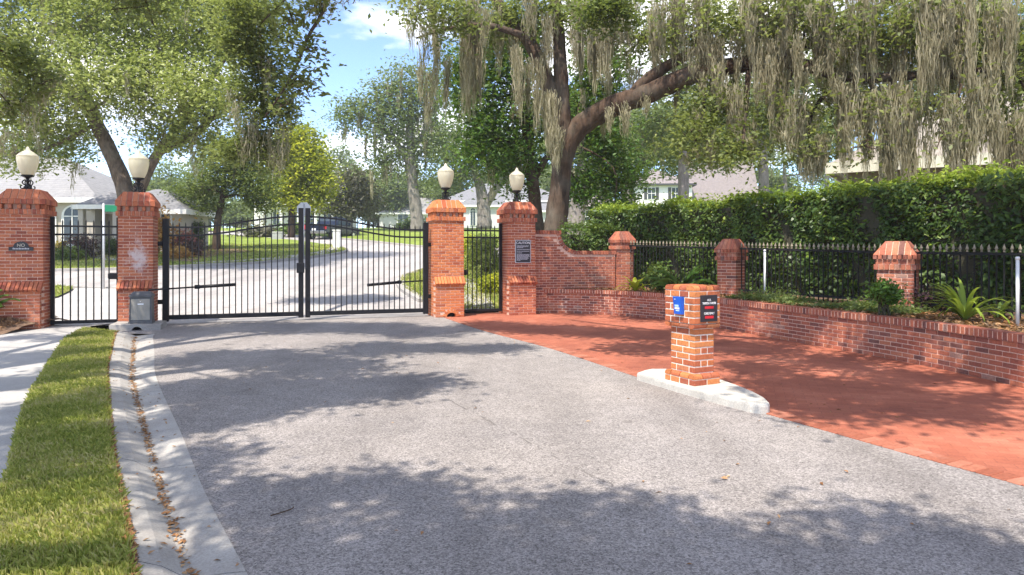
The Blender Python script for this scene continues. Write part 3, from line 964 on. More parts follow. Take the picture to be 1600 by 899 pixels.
# pavement on the left, verge, mound
walk_left = [(-10.55, 13.9), (-10.6, 12.5), (-10.1, 10.8), (-8.9, 8.2), (-7.0, 5.2), (-5.6, 3.0), (-4.0, .3), (-2.5, -3), (-1.2, -6)]
sheet('pavement', [tuple(p) for p in WALK_R] + walk_left[::-1] + [(-10.3, 14.5), gl(-2.0, .3), gl(-.95, .3)], .03, M['sidewalk'])
verge_poly = [tuple(p) for p in GUT_OUT if p[1] > -5.5] + [tuple(p) for p in WALK_R[::-1] if p[1] > -5.5 and p[1] < 14.0] + [(-8.35, 13.75)]
sheet('verge', verge_poly, .035, M['turf'])
sheet('garden_ground', [(-10.3, 14.4)] + walk_left + [(-30, -6), (-30, 16), gl(-3, .0)], .0, M['mulch'])

# ground beyond the gates
lawnA = gx([(-420, 424), (0, 424), (90, 424), (174, 422.5), (250, 419.5), (330, 415.5), (400, 412.5), (470, 405.5), (515, 400), (536, 396), (542, 393), (538, 389.5), (520, 386), (490, 381), (465, 377.5), (430, 374.5), (390, 371), (345, 368), (250, 366), (-420, 366)])
sheet('front_lawn', lawnA, .10, M['lawn'])
strip('kerb', lawnA[:19], .16, .11, M['concrete'])
lawnB = gx([(-420, 361), (345, 362.5), (400, 365.5), (440, 368), (480, 370), (531, 374), (580, 378.5), (651, 386), (700, 389), (760, 390.5), (900, 391), (1150, 391)]) + [(120, 60), (200, 250), (-210, 250)]
sheet('far_lawn', lawnB, .10, M['lawn'])
strip('kerb', lawnB[1:12], .18, .11, M['concrete'])
lawnC = gx([(634, 456), (627, 449), (624, 441), (632, 433.5), (645, 428.5), (664, 423.5), (720, 418), (800, 414), (905, 412)]) + [(4.5, 22), (2.6, 19.2), gl(8.4, .45), gl(6.4, .45), g(657, 470)]
sheet('corner_lawn', lawnC, .09, M['lawn'])
strip('kerb', gx([(661, 472), (645, 463), (634, 456), (627, 449), (624, 441), (632, 433.5), (645, 428.5), (664, 423.5), (720, 418), (800, 414)]), .3, .10, M['concrete'])
walkE = gx([(-300, 486), (0, 478), (90, 467), (113, 456), (118, 451), (252, 453)]) + [gl(-.05, .5), gl(-.95, .28), gl(-2.05, .28), gl(-6, .6)]
sheet('far_pavement', walkE, .012, M['sidewalk'])
lawnD = gx([(-300, 452), (0, 450), (90, 448.5), (112, 450.5), (114, 453), (108, 457.5), (90, 465.5), (0, 477), (-300, 484)])
sheet('corner_verge', lawnD, .05, M['lawn'])
strip('kerb', gx([(-300, 451), (0, 449), (90, 447.5), (120, 450), (252, 452.5)]), .15, .06, M['concrete'])
sheet('lawn_path', gx([(300, 413.5), (380, 409.3), (440, 404), (490, 397.5), (510, 393), (517, 388.8), (531, 389.3), (527, 394), (503, 400.5), (450, 406.8), (390, 411), (305, 415.3)]), .106, M['sidewalk'])
sheet('garden_path', gx([(128, 401), (150, 397), (185, 406), (185, 411), (160, 409.5)]), .108, M['sidewalk'])
sheet('gate_walk', [gl(6.98, .36), gl(7.95, .36)] + gx([(762, 462), (752, 448), (742, 440), (729, 440), (727, 455)]), .10, M['sidewalk'])
BED_Z = .60
bed_in = []
for i, p in enumerate(WALL_S):
    t = WALL_S[min(i + 1, len(WALL_S) - 1)] - WALL_S[max(i - 1, 0)]; t /= np.linalg.norm(t)
    bed_in.append((p[0] - t[1] * .12, p[1] + t[0] * .12))
sheet('planting_bed', bed_in + [(8, 1.5), (34, 1.5), (34, 34), (10, 34), (5.4, 27), (3.4, 21.5), (1.6, 19.0), (1.2, 18.6)], 0, M['mulch'], flat=BED_Z)

# ------------------------------------------------------------------ gate pillars
ROT = math.atan2(U[1], U[0])
def gate_pillar(label, t, w, mat, mort, niche=False, H=2.93, base=0.0):
    px, py = gl(t)
    root = empty('brick_gate_pillar', (px, py, base), ROT, label, 'pillar', 'pillars of the gateway')
    hw = w / 2
    ms_ = Masonry(root, mat)
    bd, bw = .12, w - .05                # buttress on the front
    for k in range(4):
        ms_.face(w, 0 if k else .0, 2.39, k, hw, skip=(lambda a, z: z < .98 and abs(a) < bw / 2) if k == 0 else None)
    cb = w + .07
    for k in range(4):
        ms_.row(cb, 2.39, 2.50, k, cb / 2, .09)
        ms_.row(cb - .04, 2.50, 2.60, k, cb / 2 - .02, .10, gap=True)
        ms_.row(cb + .02, 2.60, 2.71, k, cb / 2 + .01, .09, bw=.10)
        ms_.slope(cb + .02, w * .73, 2.712, H - .01, 7, k, cb / 2 + .01, w * .365)
    nic = (lambda a, z: abs(a - .03) < .20 and z < .17) if niche else None
    ms_.face(bw, 0, .80, 0, hw + bd, d=.1, skip=nic, close=True)
    # sloping ledge of bricks on edge
    n = max(1, round(bw / .072)); ll = (bw + .06) / n - .013
    for i in range(n):
        a = -(bw + .06) / 2 + (bw + .06) * (i + .5) / n
        ms_.put('ledge_brick', (a, -hw - bd / 2 - .012, .895), 0, (ll, .24, .075), (0, -.6, .8), rx=math.radians(43))
    ms_.build()
    core = G().box(-hw + .008, hw - .008, -hw + .008, hw - .008, -.05, 2.40)
    core.box(-cb / 2 + .012, cb / 2 - .012, -cb / 2 + .012, cb / 2 - .012, 2.40, 2.495)
    core.box(-cb / 2 + .11, cb / 2 - .11, -cb / 2 + .11, cb / 2 - .11, 2.38, 2.72)
    core.box(-cb / 2 + .004, cb / 2 - .004, -cb / 2 + .004, cb / 2 - .004, 2.607, 2.703)
    wt = w * .365 - .014; wb = cb / 2 - .004
    core.add([(-wb, -wb, 2.705), (wb, -wb, 2.705), (wb, wb, 2.705), (-wb, wb, 2.705), (-wt, -wt, H - .02), (wt, -wt, H - .02), (wt, wt, H - .02), (-wt, wt, H - .02)],
             [(3, 2, 1, 0), (4, 5, 6, 7), (0, 1, 5, 4), (1, 2, 6, 5), (2, 3, 7, 6), (3, 0, 4, 7)])
    y0, y1 = -hw - bd + .008, -hw + .02
    if niche:
        core.box(-bw / 2 + .01, -.10, y0, y1, -.05, .80); core.box(.16, bw / 2 - .01, y0, y1, -.05, .80); core.box(-.1, .16, y0, y1, .13, .80)
    else:
        core.box(-bw / 2 + .01, bw / 2 - .01, y0, y1, -.05, .80)
    core.add([(-bw / 2 + .01, y0, .80), (bw / 2 - .01, y0, .80), (bw / 2 - .01, y1, .80), (-bw / 2 + .01, y1, .80), (-bw / 2 + .01, y1, .93), (bw / 2 - .01, y1, .93)],
             [(0, 1, 5, 4), (1, 2, 5), (0, 4, 3), (2, 3, 4, 5)])
    core.obj('mortar_core', mort, root)
    if niche:
        ar = empty('drain_arch'); ar.parent = root
        for i in range(7):
            th = math.pi * (i + .5) / 7
            o = bpy.data.objects.new('arch_brick', brick_mesh(.058, .12, .095, mat))
            o.location = (.03 + .165 * math.cos(th), -hw - bd + .045, .02 + .14 * math.sin(th)); o.rotation_euler = (0, math.pi / 2 - th, 0)
            link(o, ar)
        G().box(-.1, .16, -hw - .02, -hw - .012, -.04, .13).obj('drain_dark', M['hole'], ar)
    return root
W2 = .76
gp = [gate_pillar('wide red brick gate pillar at far left bearing the black arched plaque', -2.53, .77, M['brick'], M['mortar'])]
c2 = gl(-.45)
nst = (c2[0] + U[1] * .4, c2[1] - U[0] * .4)
mst = (nst[0] + .03, nst[1] + .0, 1.48)
gp.append(gate_pillar('red brick gate pillar with white chalky stain behind the grey operator box', -.45, .68, stained(M['brick'], 'brick_stained', mst), stained(M['mortar'], 'mortar_stained', mst), H=2.93))
gp.append(gate_pillar('sunlit orange brick gate pillar with a small drain arch at its foot', 6.50, W2, M['brick_lit'], M['mortar'], niche=True))
gp.append(gate_pillar('red brick gate pillar bearing the black caution sign beside the screen wall', 8.42, W2, M['brick'], M['mortar']))

# lamps on the pillars
def lamp(label, pil, scl=1.0):
    x, y, z = pil.location
    root = empty('post_lamp', (x, y, 2.92), random.uniform(0, 1), label, 'lamp', 'lamps on the gate pillars')
    root.scale = (scl,) * 3
    G().lathe([(.10, 0), (.10, .018), (.075, .03), (.045, .05), (.03, .07), (.028, .17), (.042, .18), (.042, .2), (.03, .215), (.035, .25), (.075, .275), (.115, .29), (.125, .315), (.11, .325)], 18).obj('stem', M['iron'], root, True)
    for k in range(4):
        a = k * math.pi / 2 + .3
        pa = [(.03, 0, .20), (.07, 0, .21), (.105, 0, .17), (.085, 0, .12), (.05, 0, .11), (.055, 0, .06), (.095, 0, .03), (.135, 0, .035), (.145, 0, .075), (.115, 0, .085)]
        pa = [(r_ * math.cos(a), r_ * math.sin(a), z_) for r_, _, z_ in pa]
        G().tube(spline(pa, 3), .012, 6).obj('scroll', M['iron'], root, True)
    gl_ = G().lathe([(.105, .318), (.122, .345), (.155, .42), (.183, .52), (.201, .61), (.206, .67), (.200, .715), (.207, .725), (.19, .745), (.15, .785), (.105, .82), (.065, .845), (.045, .87), (.034, .90), (.012, .935)], 72, .012, 24)
    gl_.obj('globe', M['glass'], root, True)
    return root
lamp('cream acorn lamp globe on scrolled stand, at far left above the plaque pillar', gp[0], .98)
lamp('cream acorn lamp globe on the stained pillar in front of the leaning trunk', gp[1], 1.02)
lamp('cream acorn lamp globe on the sunlit orange pillar', gp[2], 1.02)
lamp('cream acorn lamp globe on the pillar with the caution sign', gp[3], .98)

# plaque and caution sign
def on_pillar(pil, lx, lz, w, out):
    """frame on the front face of a pillar"""
    hw = w / 2 + out
    c, s_ = math.cos(ROT), math.sin(ROT)
    return (pil.location.x + lx * c + hw * s_, pil.location.y + lx * s_ - hw * c, lz)
plq = empty('plaque', on_pillar(gp[0], .0, 1.64, .77, .004), ROT, 'small black arched plaque with cream lettering on the far left pillar', 'sign')
pts = [(-.25, 0), (.25, 0), (.25, .085), (.165, .095)] + [(.155 * math.cos(a), .09 + .13 * math.sin(a)) for a in np.linspace(.15, math.pi - .15, 13)] + [(-.165, .095), (-.25, .085)]
plq.scale = (.86, 1, .86)
G().prism_y(pts, -.02, 0).obj('board', M['black'], plq)
text_mesh('NO', .105, M['gold'], plq, (0, -.0215, .095), (math.pi / 2, 0, 0))
for i in range(11):
    G().box(-.165 + i * .031, -.145 + i * .031 , -.0225, -.0205, .03, .062 if i % 4 else .07).obj('letter_stroke', M['greyprint'], plq)

cs_ = empty('caution_sign', on_pillar(gp[3], .03, 1.33, W2, .004), ROT, 'black caution notice with silver rim on the right-hand gate pillar', 'sign')
G().bev(-.215, .215, -.014, 0, 0, .60, .006).obj('rim', M['galv'], cs_)
G().bev(-.195, .195, -.020, -.010, .02, .58, .004).obj('board', M['black'], cs_)
text_mesh('CAUTION', .085, M['white'], cs_, (0, -.0215, .495), (math.pi / 2, 0, 0))
rl = random.Random(3)
def print_lines(parent, x0, x1, zs, h, mat, y=-.0225):
    gg = G()
    for z, frac in zs:
        x = x0
        while x < x0 + (x1 - x0) * frac - .01:
            w = min(rl.uniform(.015, .05), x0 + (x1 - x0) * frac - x)
            gg.box(x, x + w, y, y + .002, z, z + h); x += w + .008
    return tag(gg.obj('print', mat, parent), kind='stuff')
print_lines(cs_, -.175, .175, [(.44, .95), (.415, .9), (.39, .5), (.345, 1), (.30, 1), (.255, .45), (.215, 1), (.19, .98), (.165, 1), (.14, .9), (.115, .95), (.09, .85), (.065, .3)], .014, M['greyprint'])

# ------------------------------------------------------------------ gates
def picket(gg, x, z0, z1, r=.0105, tip=.05):
    gg.box(x - r, x + r, -r, r, z0, z1)
    gg.add([(x - r, -r, z1), (x + r, -r, z1), (x + r, r, z1), (x - r, r, z1), (x, 0, z1 + tip)], [(0, 1, 4), (1, 2, 4), (2, 3, 4), (3, 0, 4)])
def rail_curve(gg, fn, x0, x1, hh, th, n=24):
    v, f = [], []
    for i in range(n + 1):
        x = x0 + (x1 - x0) * i / n; z = fn(x)
        v += [(x, -th, z - hh), (x, -th, z + hh), (x, th, z + hh), (x, th, z - hh)]
    for i in range(n):
        for k in range(4):
            f.append((4 * i + k, 4 * i + (k + 1) % 4, 4 * i + 4 + (k + 1) % 4, 4 * i + 4 + k))
    f += [(3, 2, 1, 0), tuple(4 * n + k for k in range(4))]
    gg.add(v, f)
def drive_gate(label, t0, t1, flip):
    Lg = abs(t1 - t0)
    root = empty('driveway_gate', (*gl(min(t0, t1)), 0), ROT, label, 'gate', 'leaves of the driveway gate')
    X = (lambda x: x) if not flip else (lambda x: Lg - x)
    def top(x):
        f = X(x) / Lg
        e = min(1, max(0, (f - .16) / .80)); e = e * e * (3 - 2 * e)
        return 2.17 + .285 * e
    def bx(name, a, b, *r):
        a, b = sorted((X(a), X(b)))
        return G().bev(a, b, *r, .008).obj(name, M['iron'], root)
    bx('hinge_post', .0, .13, -.06, .06, .06, 2.36)
    bx('meeting_post', Lg - .115, Lg, -.055, .055, .06, 2.66)
    bx('bottom_rail', .13, Lg - .115, -.045, .045, .10, .20)
    for nm, dz in (('top_rail', 0), ('lower_arched_rail', -.185)):
        gg = G(); a, b = sorted((X(.12), X(Lg - .11)))
        rail_curve(gg, lambda x: top(x) + dz, a, b, .02, .02)
        gg.obj(nm, M['iron'], root)
    n = 21
    for i in range(n):
        x = .13 + (Lg - .245) * (i + .6) / (n + .2)
        gg = G(); xx = X(x)
        picket(gg, 0, 0, top(xx) + .07 - .19, .0115)
        o = gg.obj('picket', M['iron'], root); o.location = (xx, 0, .19)
    for z in (.45, 1.75):
        a, b = sorted((X(-.10), X(.02)))
        G().bev(a, b, -.03, .03, z, z + .10, .01).obj('hinge', M['iron'], root)
    if not flip:
        G().bev(Lg - .16, Lg + .02, -.10, -.05, 1.12, 1.36, .01).obj('lock_box', M['iron'], root)
    return root
T_MID = 3.06
drive_gate('left leaf of the black arched driveway gate, beside the stained pillar', .03, T_MID - .02, False)
drive_gate('right leaf of the black arched driveway gate, beside the orange pillar', 6.05, T_MID + .02, True)

def side_gate(label, t0, t1, n, top, latch):
    root = empty('pedestrian_gate', (*gl(t0, .05), 0), ROT, label, 'gate', 'pedestrian gates')
    Lg = t1 - t0
    for a, b in ((0, .075), (Lg - .075, Lg)):
        G().bev(a, b, -.035, .035, .06, top + .2, .006).obj('post', M['iron'], root)
    G().bev(.075, Lg - .075, -.03, .03, .07, .14, .006).obj('bottom_rail', M['iron'], root)
    for z in (top, top - .18):
        G().bev(.075, Lg - .075, -.018, .018, z - .02, z + .02, .004).obj('rail', M['iron'], root)
    for i in range(n):
        x = .075 + (Lg - .15) * (i + 1) / (n + 1)
        gg = G(); picket(gg, 0, 0, top - .13 + .1, .0115)
        o = gg.obj('picket', M['iron'], root); o.location = (x, 0, .13)
    lx = Lg - .10 if latch > 0 else .06
    G().bev(lx - .13, lx + .1, -.10, -.03, 1.02, 1.16, .02).obj('latch', M['iron'], root)
side_gate('black pedestrian gate between the two left brick pillars', -2.53 + .40, -.45 - .36, 7, 2.17, 1)
side_gate('narrow black pedestrian gate between the two right brick pillars', 6.50 + .40, 8.42 - .40, 7, 2.17, -1)

def gate_arm(label, p0, p1, p2):
    root = empty('gate_actuator', p0, 0, label, 'gate opener', 'arms that drive the gate leaves')
    q = [np.array(p) - np.array(p0) for p in (p0, p1, p2)]
    G().tube([q[0], q[1]], .018, 8).obj('rod', M['iron'], root, True)
    G().tube([q[1] - (q[1] - q[0]) * .05, q[2]], .036, 10).obj('cylinder', M['iron'], root, True)
    G().bev(q[1][0] - .05, q[1][0] + .05, q[1][1] - .04, q[1][1] + .04, q[1][2] - .045, q[1][2] + .045, .01).obj('bracket', M['iron'], root)
    return root
a0 = gl(-.15, -.66); a1 = gl(.75, -.14); a2 = gl(1.55, -.11)
gate_arm('black drive arm reaching from the operator box to the left gate leaf', (*a0, .80), (*a1, .83), (*a2, .87))
b0 = gl(6.0, .3); b1 = gl(5.35, .15); b2 = gl(4.55, .12)
gate_arm('black drive arm across the back of the right gate leaf', (*b0, .88), (*b1, .86), (*b2, .80))

# operator box on its concrete pad
pad = empty('operator_pad', (*gl(-.30, -.74), 0), ROT, 'low concrete pad with a round drain opening under the grey operator box', 'pad')
n = 10
arch = [(-.48, -.06), (.02 - .10, -.06)] + [(.02 - .10 * math.cos(t), -.02 + .10 * math.sin(t)) for t in np.linspace(0, math.pi, n)] + [(.02 + .10, -.06), (.46, -.06), (.46, .11), (-.48, .13)]
G().prism_y(arch, -.46, .38).obj('slab', M['concrete'], pad)
G().box(-.08, .12, -.30, -.28, -.06, .09).obj('drain_dark', M['hole'], pad)
op = empty('gate_operator', (*gl(-.25, -.80), .112), ROT, 'grey metal gate operator box with steel front panel on a concrete pad', 'gate opener')
op.scale = (.86, .86, .93)
gg = G()
gg.add([(-.25, -.20, 0), (.25, -.20, 0), (.25, .20, 0), (-.25, .20, 0), (-.235, -.185, .60), (.235, -.185, .60), (.235, .185, .60), (-.235, .185, .60)],
       [(3, 2, 1, 0), (4, 5, 6, 7), (0, 1, 5, 4), (1, 2, 6, 5), (2, 3, 7, 6), (3, 0, 4, 7)])
gg.obj('body', M['op_grey'], op)
G().bev(-.262, .262, -.212, .212, .0, .06, .008).obj('base_flange', M['op_grey'], op)
G().add([(-.255, -.215, .60), (.255, -.215, .60), (.255, .215, .60), (-.255, .215, .60), (-.255, -.215, .64), (.255, -.215, .64), (.255, .215, .64), (-.255, .215, .64),
         (-.17, -.12, .72), (.17, -.12, .72), (.17, .12, .72), (-.17, .12, .72)],
        [(3, 2, 1, 0), (0, 1, 5, 4), (1, 2, 6, 5), (2, 3, 7, 6), (3, 0, 4, 7), (4, 5, 9, 8), (5, 6, 10, 9), (6, 7, 11, 10), (7, 4, 8, 11), (8, 9, 10, 11)]).obj('lid', M['op_grey'], op)
G().add([(-.205, -.206, .09), (.205, -.206, .09), (.20, -.196, .56), (-.20, -.196, .56), (-.205, -.19, .09), (.205, -.19, .09), (.20, -.18, .56), (-.20, -.18, .56)],
        [(0, 1, 2, 3), (0, 4, 5, 1), (1, 5, 6, 2), (2, 6, 7, 3), (3, 7, 4, 0)]).obj('front_panel', M['steel'], op)
G().box(-.06, .07, -.2095, -.204, .43, .46).obj('nameplate', M['white'], op)
G().tube([(0, -.21, .51), (0, -.195, .51)], .014, 10).obj('lock', M['chrome'], op)

# ------------------------------------------------------------------ screen wall, left wall, retaining wall
def poly_wall(name, label, p0, length, th, topf, mat, samples=26):
    root = empty(name, (*p0, 0), ROT, label, 'wall')
    ms_ = Masonry(root, mat)
    xs = np.linspace(0, length, samples)
    ch, bl, mo = .0677, .205, .0125
    nz = int(max(topf(x) for x in xs) / ch)
    for i in range(nz):
        x = -bl / 2 if i % 2 else 0
        while x < length:
            a, b = max(0, x), min(length, x + bl)
            z = (i + .5) * ch
            if b - a > .04 and z + ch / 2 < min(topf(a), topf(b)) - .105:
                ms_.put('brick', ((a + b) / 2, -th / 2 + .05 + random.uniform(-.0015, .0015), z), 0, (b - a - mo, .1, ch - mo))
            x += bl
    # brick-on-edge coping that follows the ramp
    pa = [np.array((x, topf(x))) for x in np.linspace(0, length, 400)]
    acc = 0; last = 0
    for p, q in zip(pa, pa[1:]):
        acc += np.linalg.norm(q - p)
        if acc - last >= .075:
            last = acc
            ang = math.atan2(q[1] - p[1], q[0] - p[0])
            nn = np.array((-math.sin(ang), math.cos(ang)))
            c = (p + q) / 2 - nn * .05
            ms_.put('cap_brick', (c[0], 0, c[1]), 0, (.066, th + .05, .10), (0, -1, .3), tilt=-ang)
    ms_.build()
    core = G()
    poly = [(0, -.1), (length, -.1)] + [(x, topf(x) - .05) for x in xs[::-1]]
    core.prism_y(poly, -th / 2 + .008, th / 2)
    core.obj('mortar_core', M['mortar'], root)
    return root
def screen_top(x):
    if x < .80: return 2.19
    if x < 1.32:
        f = (x - .80) / .52
        return 1.65 + .54 * (1 - math.sqrt(max(0, 1 - (1 - f) ** 2))) if f > 0 else 2.19
    return 1.65
poly_wall('screen_wall', 'brick screen wall with scooped top beside the caution-sign pillar', gl(8.80, 0), 2.45, .26, screen_top, M['brick_w'])
poly_wall('garden_wall', 'brick garden wall joining the plaque pillar at the left edge', gl(-2.53 - .38 - 3.2, .1), 3.2, .26, lambda x: 2.25, M['brick'])

rw = empty('retaining_wall', (0, 0, 0), 0, 'low curved brick retaining wall with soldier coping along the red apron', 'wall')
ms_ = Masonry(rw, M['brick_w'])
cum = [0.0]
for a, b in zip(WALL_S, WALL_S[1:]): cum.append(cum[-1] + float(np.linalg.norm(b - a)))
def at_s(s):
    i = min(max(int(np.searchsorted(cum, s)) - 1, 0), len(WALL_S) - 2)
    t = (s - cum[i]) / (cum[i + 1] - cum[i])
    p = WALL_S[i] * (1 - t) + WALL_S[i + 1] * t
    d = WALL_S[min(i + 2, len(WALL_S) - 1)] - WALL_S[max(i - 1, 0)]
    return p, math.atan2(d[1], d[0])
LW = cum[-1]
for i in range(8):
    s = .05 + (.1075 if i % 2 else 0)
    while s < LW - .22:
        p, a = at_s(s + .1)
        n_ = (math.sin(a), -math.cos(a))
        o = -.045 + random.uniform(-.002, .002)
        ms_.put('brick', (p[0] + n_[0] * o, p[1] + n_[1] * o, (i + .5) * .0655), a, (.2005, .09, .0535), (n_[0], n_[1], 0))
        s += .2135
s = .04
while s < LW - .1:
    p, a = at_s(s)
    n_ = (math.sin(a), -math.cos(a))
    ms_.put('cap_brick', (p[0] - n_[0] * .075, p[1] - n_[1] * .075, .578 + random.uniform(-.002, .002)), a, (.059, .205, .105), (n_[0], n_[1], .4))
    s += .0745
ms_.build()
v, f = [], []
for s in np.linspace(0, LW, 90):
    p, a = at_s(s); n_ = (math.sin(a), -math.cos(a))
    for o, z in ((-.008, -.1), (-.008, .55), (-.18, .55), (-.18, -.1)):
        v.append((p[0] + n_[0] * o, p[1] + n_[1] * o, z))
for i in range(89):
    for k in range(3):
        f.append((4 * i + k, 4 * i + 4 + k, 4 * i + 4 + k + 1, 4 * i + k + 1))
v2 = []
G().add(v, f).obj('mortar_core', M['mortar'], rw)
v, f = [], []
for s in np.linspace(.01, LW - .01, 90):
    p, a = at_s(s); n_ = (math.sin(a), -math.cos(a))
    for o, z in ((.022, .535), (.022, .624), (-.165, .624), (-.165, .535)):
        v.append((p[0] + n_[0] * o, p[1] + n_[1] * o, z))
for i in range(89):
    for k in range(3):
        f.append((4 * i + k, 4 * i + 4 + k, 4 * i + 4 + k + 1, 4 * i + k + 1))
G().add(v, f).obj('coping_mortar', M['mortar'], rw)

# ------------------------------------------------------------------ bed pillars and iron fence
FP = [((3.06, 19.0), ROT, 2.19), ((5.14, 16.0), math.radians(-46), 1.92), ((6.78, 12.0), math.radians(-38), 1.80), ((8.15, 7.9), math.radians(-72), 1.75)]
def bed_pillar(label, pos, rz, ztop, w=.47):
    root = empty('fence_pillar', (*pos, BED_Z - .02), rz, label, 'pillar', 'low brick pillars of the fence')
    h = ztop - BED_Z + .02
    hw = w / 2; cb = w + .08
    ms_ = Masonry(root, M['brick_w'])
    zs = h - .50
    for k in range(4):
        ms_.face(w, 0, zs, k, hw)
        ms_.row(cb, zs, zs + .10, k, cb / 2, .09)
        ms_.row(cb - .05, zs + .10, zs + .18, k, cb / 2 - .025, .09, bw=.10)
        ms_.row(cb + .02, zs + .18, zs + .26, k, cb / 2 + .01, .09)
        ms_.slope(cb + .02, w * .58, zs + .262, h, 6 if w < .5 else 7, k, cb / 2 + .01, w * .29, mo=.011)
    ms_.build()
    core = G().box(-hw + .008, hw - .008, -hw + .008, hw - .008, -.1, zs + .01)
    core.box(-cb / 2 + .035, cb / 2 - .035, -cb / 2 + .035, cb / 2 - .035, zs, zs + .26)
    wb, wt = cb / 2, w * .29 - .012
    core.add([(-wb, -wb, zs + .256), (wb, -wb, zs + .256), (wb, wb, zs + .256), (-wb, wb, zs + .256), (-wt, -wt, h - .01), (wt, -wt, h - .01), (wt, wt, h - .01), (-wt, wt, h - .01)],
             [(3, 2, 1, 0), (4, 5, 6, 7), (0, 1, 5, 4), (1, 2, 6, 5), (2, 3, 7, 6), (3, 0, 4, 7)])
    core.obj('mortar_core', M['mortar'], root)
for (p, r_, zt), lb in zip(FP[:3], ['low brick fence pillar at the end of the scooped screen wall', 'low brick fence pillar with sunlit cap behind the keypad pillar', 'low brick fence pillar nearest the camera, behind a small leafy shrub']):
    bed_pillar(lb, p, r_, zt, .57 if zt < 1.85 else .47)
def iron_fence(label, a, b, za, zb):
    A_, B_ = np.array(a), np.array(b)
    d = B_ - A_; L_ = float(np.linalg.norm(d)); ang = math.atan2(d[1], d[0])
    root = empty('iron_fence', (a[0], a[1], BED_Z), ang, label, 'fence', 'iron fence between the low pillars')
    i0, i1 = .29, L_ - .29
    tp = lambda x: za + (zb - za) * x / L_ - BED_Z
    for nm, dz in (('top_rail', -.0), ('bottom_rail', None)):
        gg = G(); rail_curve(gg, (lambda x: tp(x)) if dz is not None else (lambda x: .14), i0, i1, .02, .018, 6)
        gg.obj(nm, M['iron_d'], root)
    n = int((i1 - i0) / .115)
    me = None
    for i in range(n):
        x = i0 + (i1 - i0) * (i + .5) / n
        h = tp(x)
        if me is None:
            gg = G().box(-.009, .009, -.009, .009, 0, 1.0)
            me = gg.mesh('picket', M['iron_d'])
            fg = G().lathe([(.010, 0), (.022, .008), (.012, .018), (.015, .03), (.026, .055), (.015, .09), (.001, .13)], 6)
            fm = fg.mesh('finial', M['finial'])
        o = bpy.data.objects.new('picket', me); o.location = (x, 0, .02); o.scale = (1, 1, h + .01); link(o, root)
        q = bpy.data.objects.new('finial', fm); q.location = (x, 0, h + .025); link(q, root)
iron_fence('black spear-topped iron fence behind the feathery palm, nearest the screen wall', FP[0][0], FP[1][0], 1.80, 1.70)
iron_fence('black spear-topped iron fence between the two low pillars in front of the hedge', FP[1][0], FP[2][0], 1.70, 1.60)
iron_fence('black spear-topped iron fence at the right edge behind the strap-leaved plant', FP[2][0], FP[3][0], 1.60, 1.55)
for (px, py, Yd, lb, zt) in ((1195, 458, 14.6, 'thin white marker post in front of the middle iron fence', 392), (1590, 498, 9.3, 'thin white marker post at the right edge of the bed', 404)):
    b_ = P(px, py, Yd); h_ = (py - zt) / FPX * Yd
    mk = empty('marker_post', (b_.x, b_.y, BED_Z), 0, lb, 'post', 'white marker posts')
    G().tube([(0, 0, -.05), (0, 0, h_ + (b_.z - BED_Z))], .022, 10).obj('pipe', M['pvc'], mk, True)
    G().lathe([(.027, 0), (.027, .035), (.018, .045)], 12).obj('cap', M['pvc'], mk, True, loc=(0, 0, h_ + (b_.z - BED_Z) - .02))

# ------------------------------------------------------------------ keypad pillar on its island
isl = [(1.57, 8.58), (1.69, 8.29), (1.91, 7.78), (2.17, 7.23), (2.38, 6.83), (2.46, 6.76), (2.545, 6.78), (2.585, 6.85), (2.62, 7.06), (2.62, 7.35), (2.58, 7.7), (2.5, 8.05), (2.37, 8.4), (2.18, 8.7), (1.98, 8.85), (1.80, 8.85), (1.69, 8.75)]
ci = np.mean(np.array(isl), 0)
v, f = [], []
n = len(isl)
rings = [(1.0, -.05), (1.0, .068), (.99, .09), (.965, .10)]
for s_, z in rings:
    for x, y in isl:
        dx, dy = x - ci[0], y - ci[1]; l = math.hypot(dx, dy); k = (l - (1 - s_) * .9) / l
        v.append((ci[0] + dx * k, ci[1] + dy * k, z))
for r_ in range(3):
    for i in range(n):
        f.append((r_ * n + i, r_ * n + (i + 1) % n, (r_ + 1) * n + (i + 1) % n, (r_ + 1) * n + i))
f.append(tuple(3 * n + i for i in range(n)))
o = G().add(v, f).obj('concrete_island', M['kerb'])
tag(o, 'pale boat-shaped concrete island under the keypad pillar', 'kerb island')

KR = math.radians(27.4)
kp = empty('keypad_pillar', (2.10, 7.965, .094), KR, 'sunlit orange brick keypad pillar with wider head on the concrete island', 'pillar')
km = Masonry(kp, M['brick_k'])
WX, WY = .385, .50
def ring(fn, wx, wy):
    for k in range(4): fn(k, wx if k % 2 == 0 else wy, (wy if k % 2 == 0 else wx) / 2)
kb = dict(d=.09, bl=.19, mo=.013)
ring(lambda k, W, dd: km.face(W, 0, .072, k, dd, ch=.072, **kb), WX, WY)
ring(lambda k, W, dd: km.row(W - .0, .072, .135, k, dd, .09, bw=.125, mo=.013, kind='bull'), WX, WY)
ring(lambda k, W, dd: km.face(W, .135, .64, k, dd, ch=.072, **kb), WX - .095, WY - .095)
ring(lambda k, W, dd: km.row(W, .64, .695, k, dd, .09, bw=.19, mo=.013, kind='under'), WX, WY)
ring(lambda k, W, dd: km.face(W, .695, 1.07, k, dd, ch=.075, **kb), WX, WY)
ring(lambda k, W, dd: km.row(W, 1.07, 1.135, k, dd, .13, bw=.095, mo=.013, kind='bull'), WX, WY)
km.row(WX - .26, 1.07, 1.138, 0, .10, .2, bw=.1, mo=.012)
km.build()
core = G()
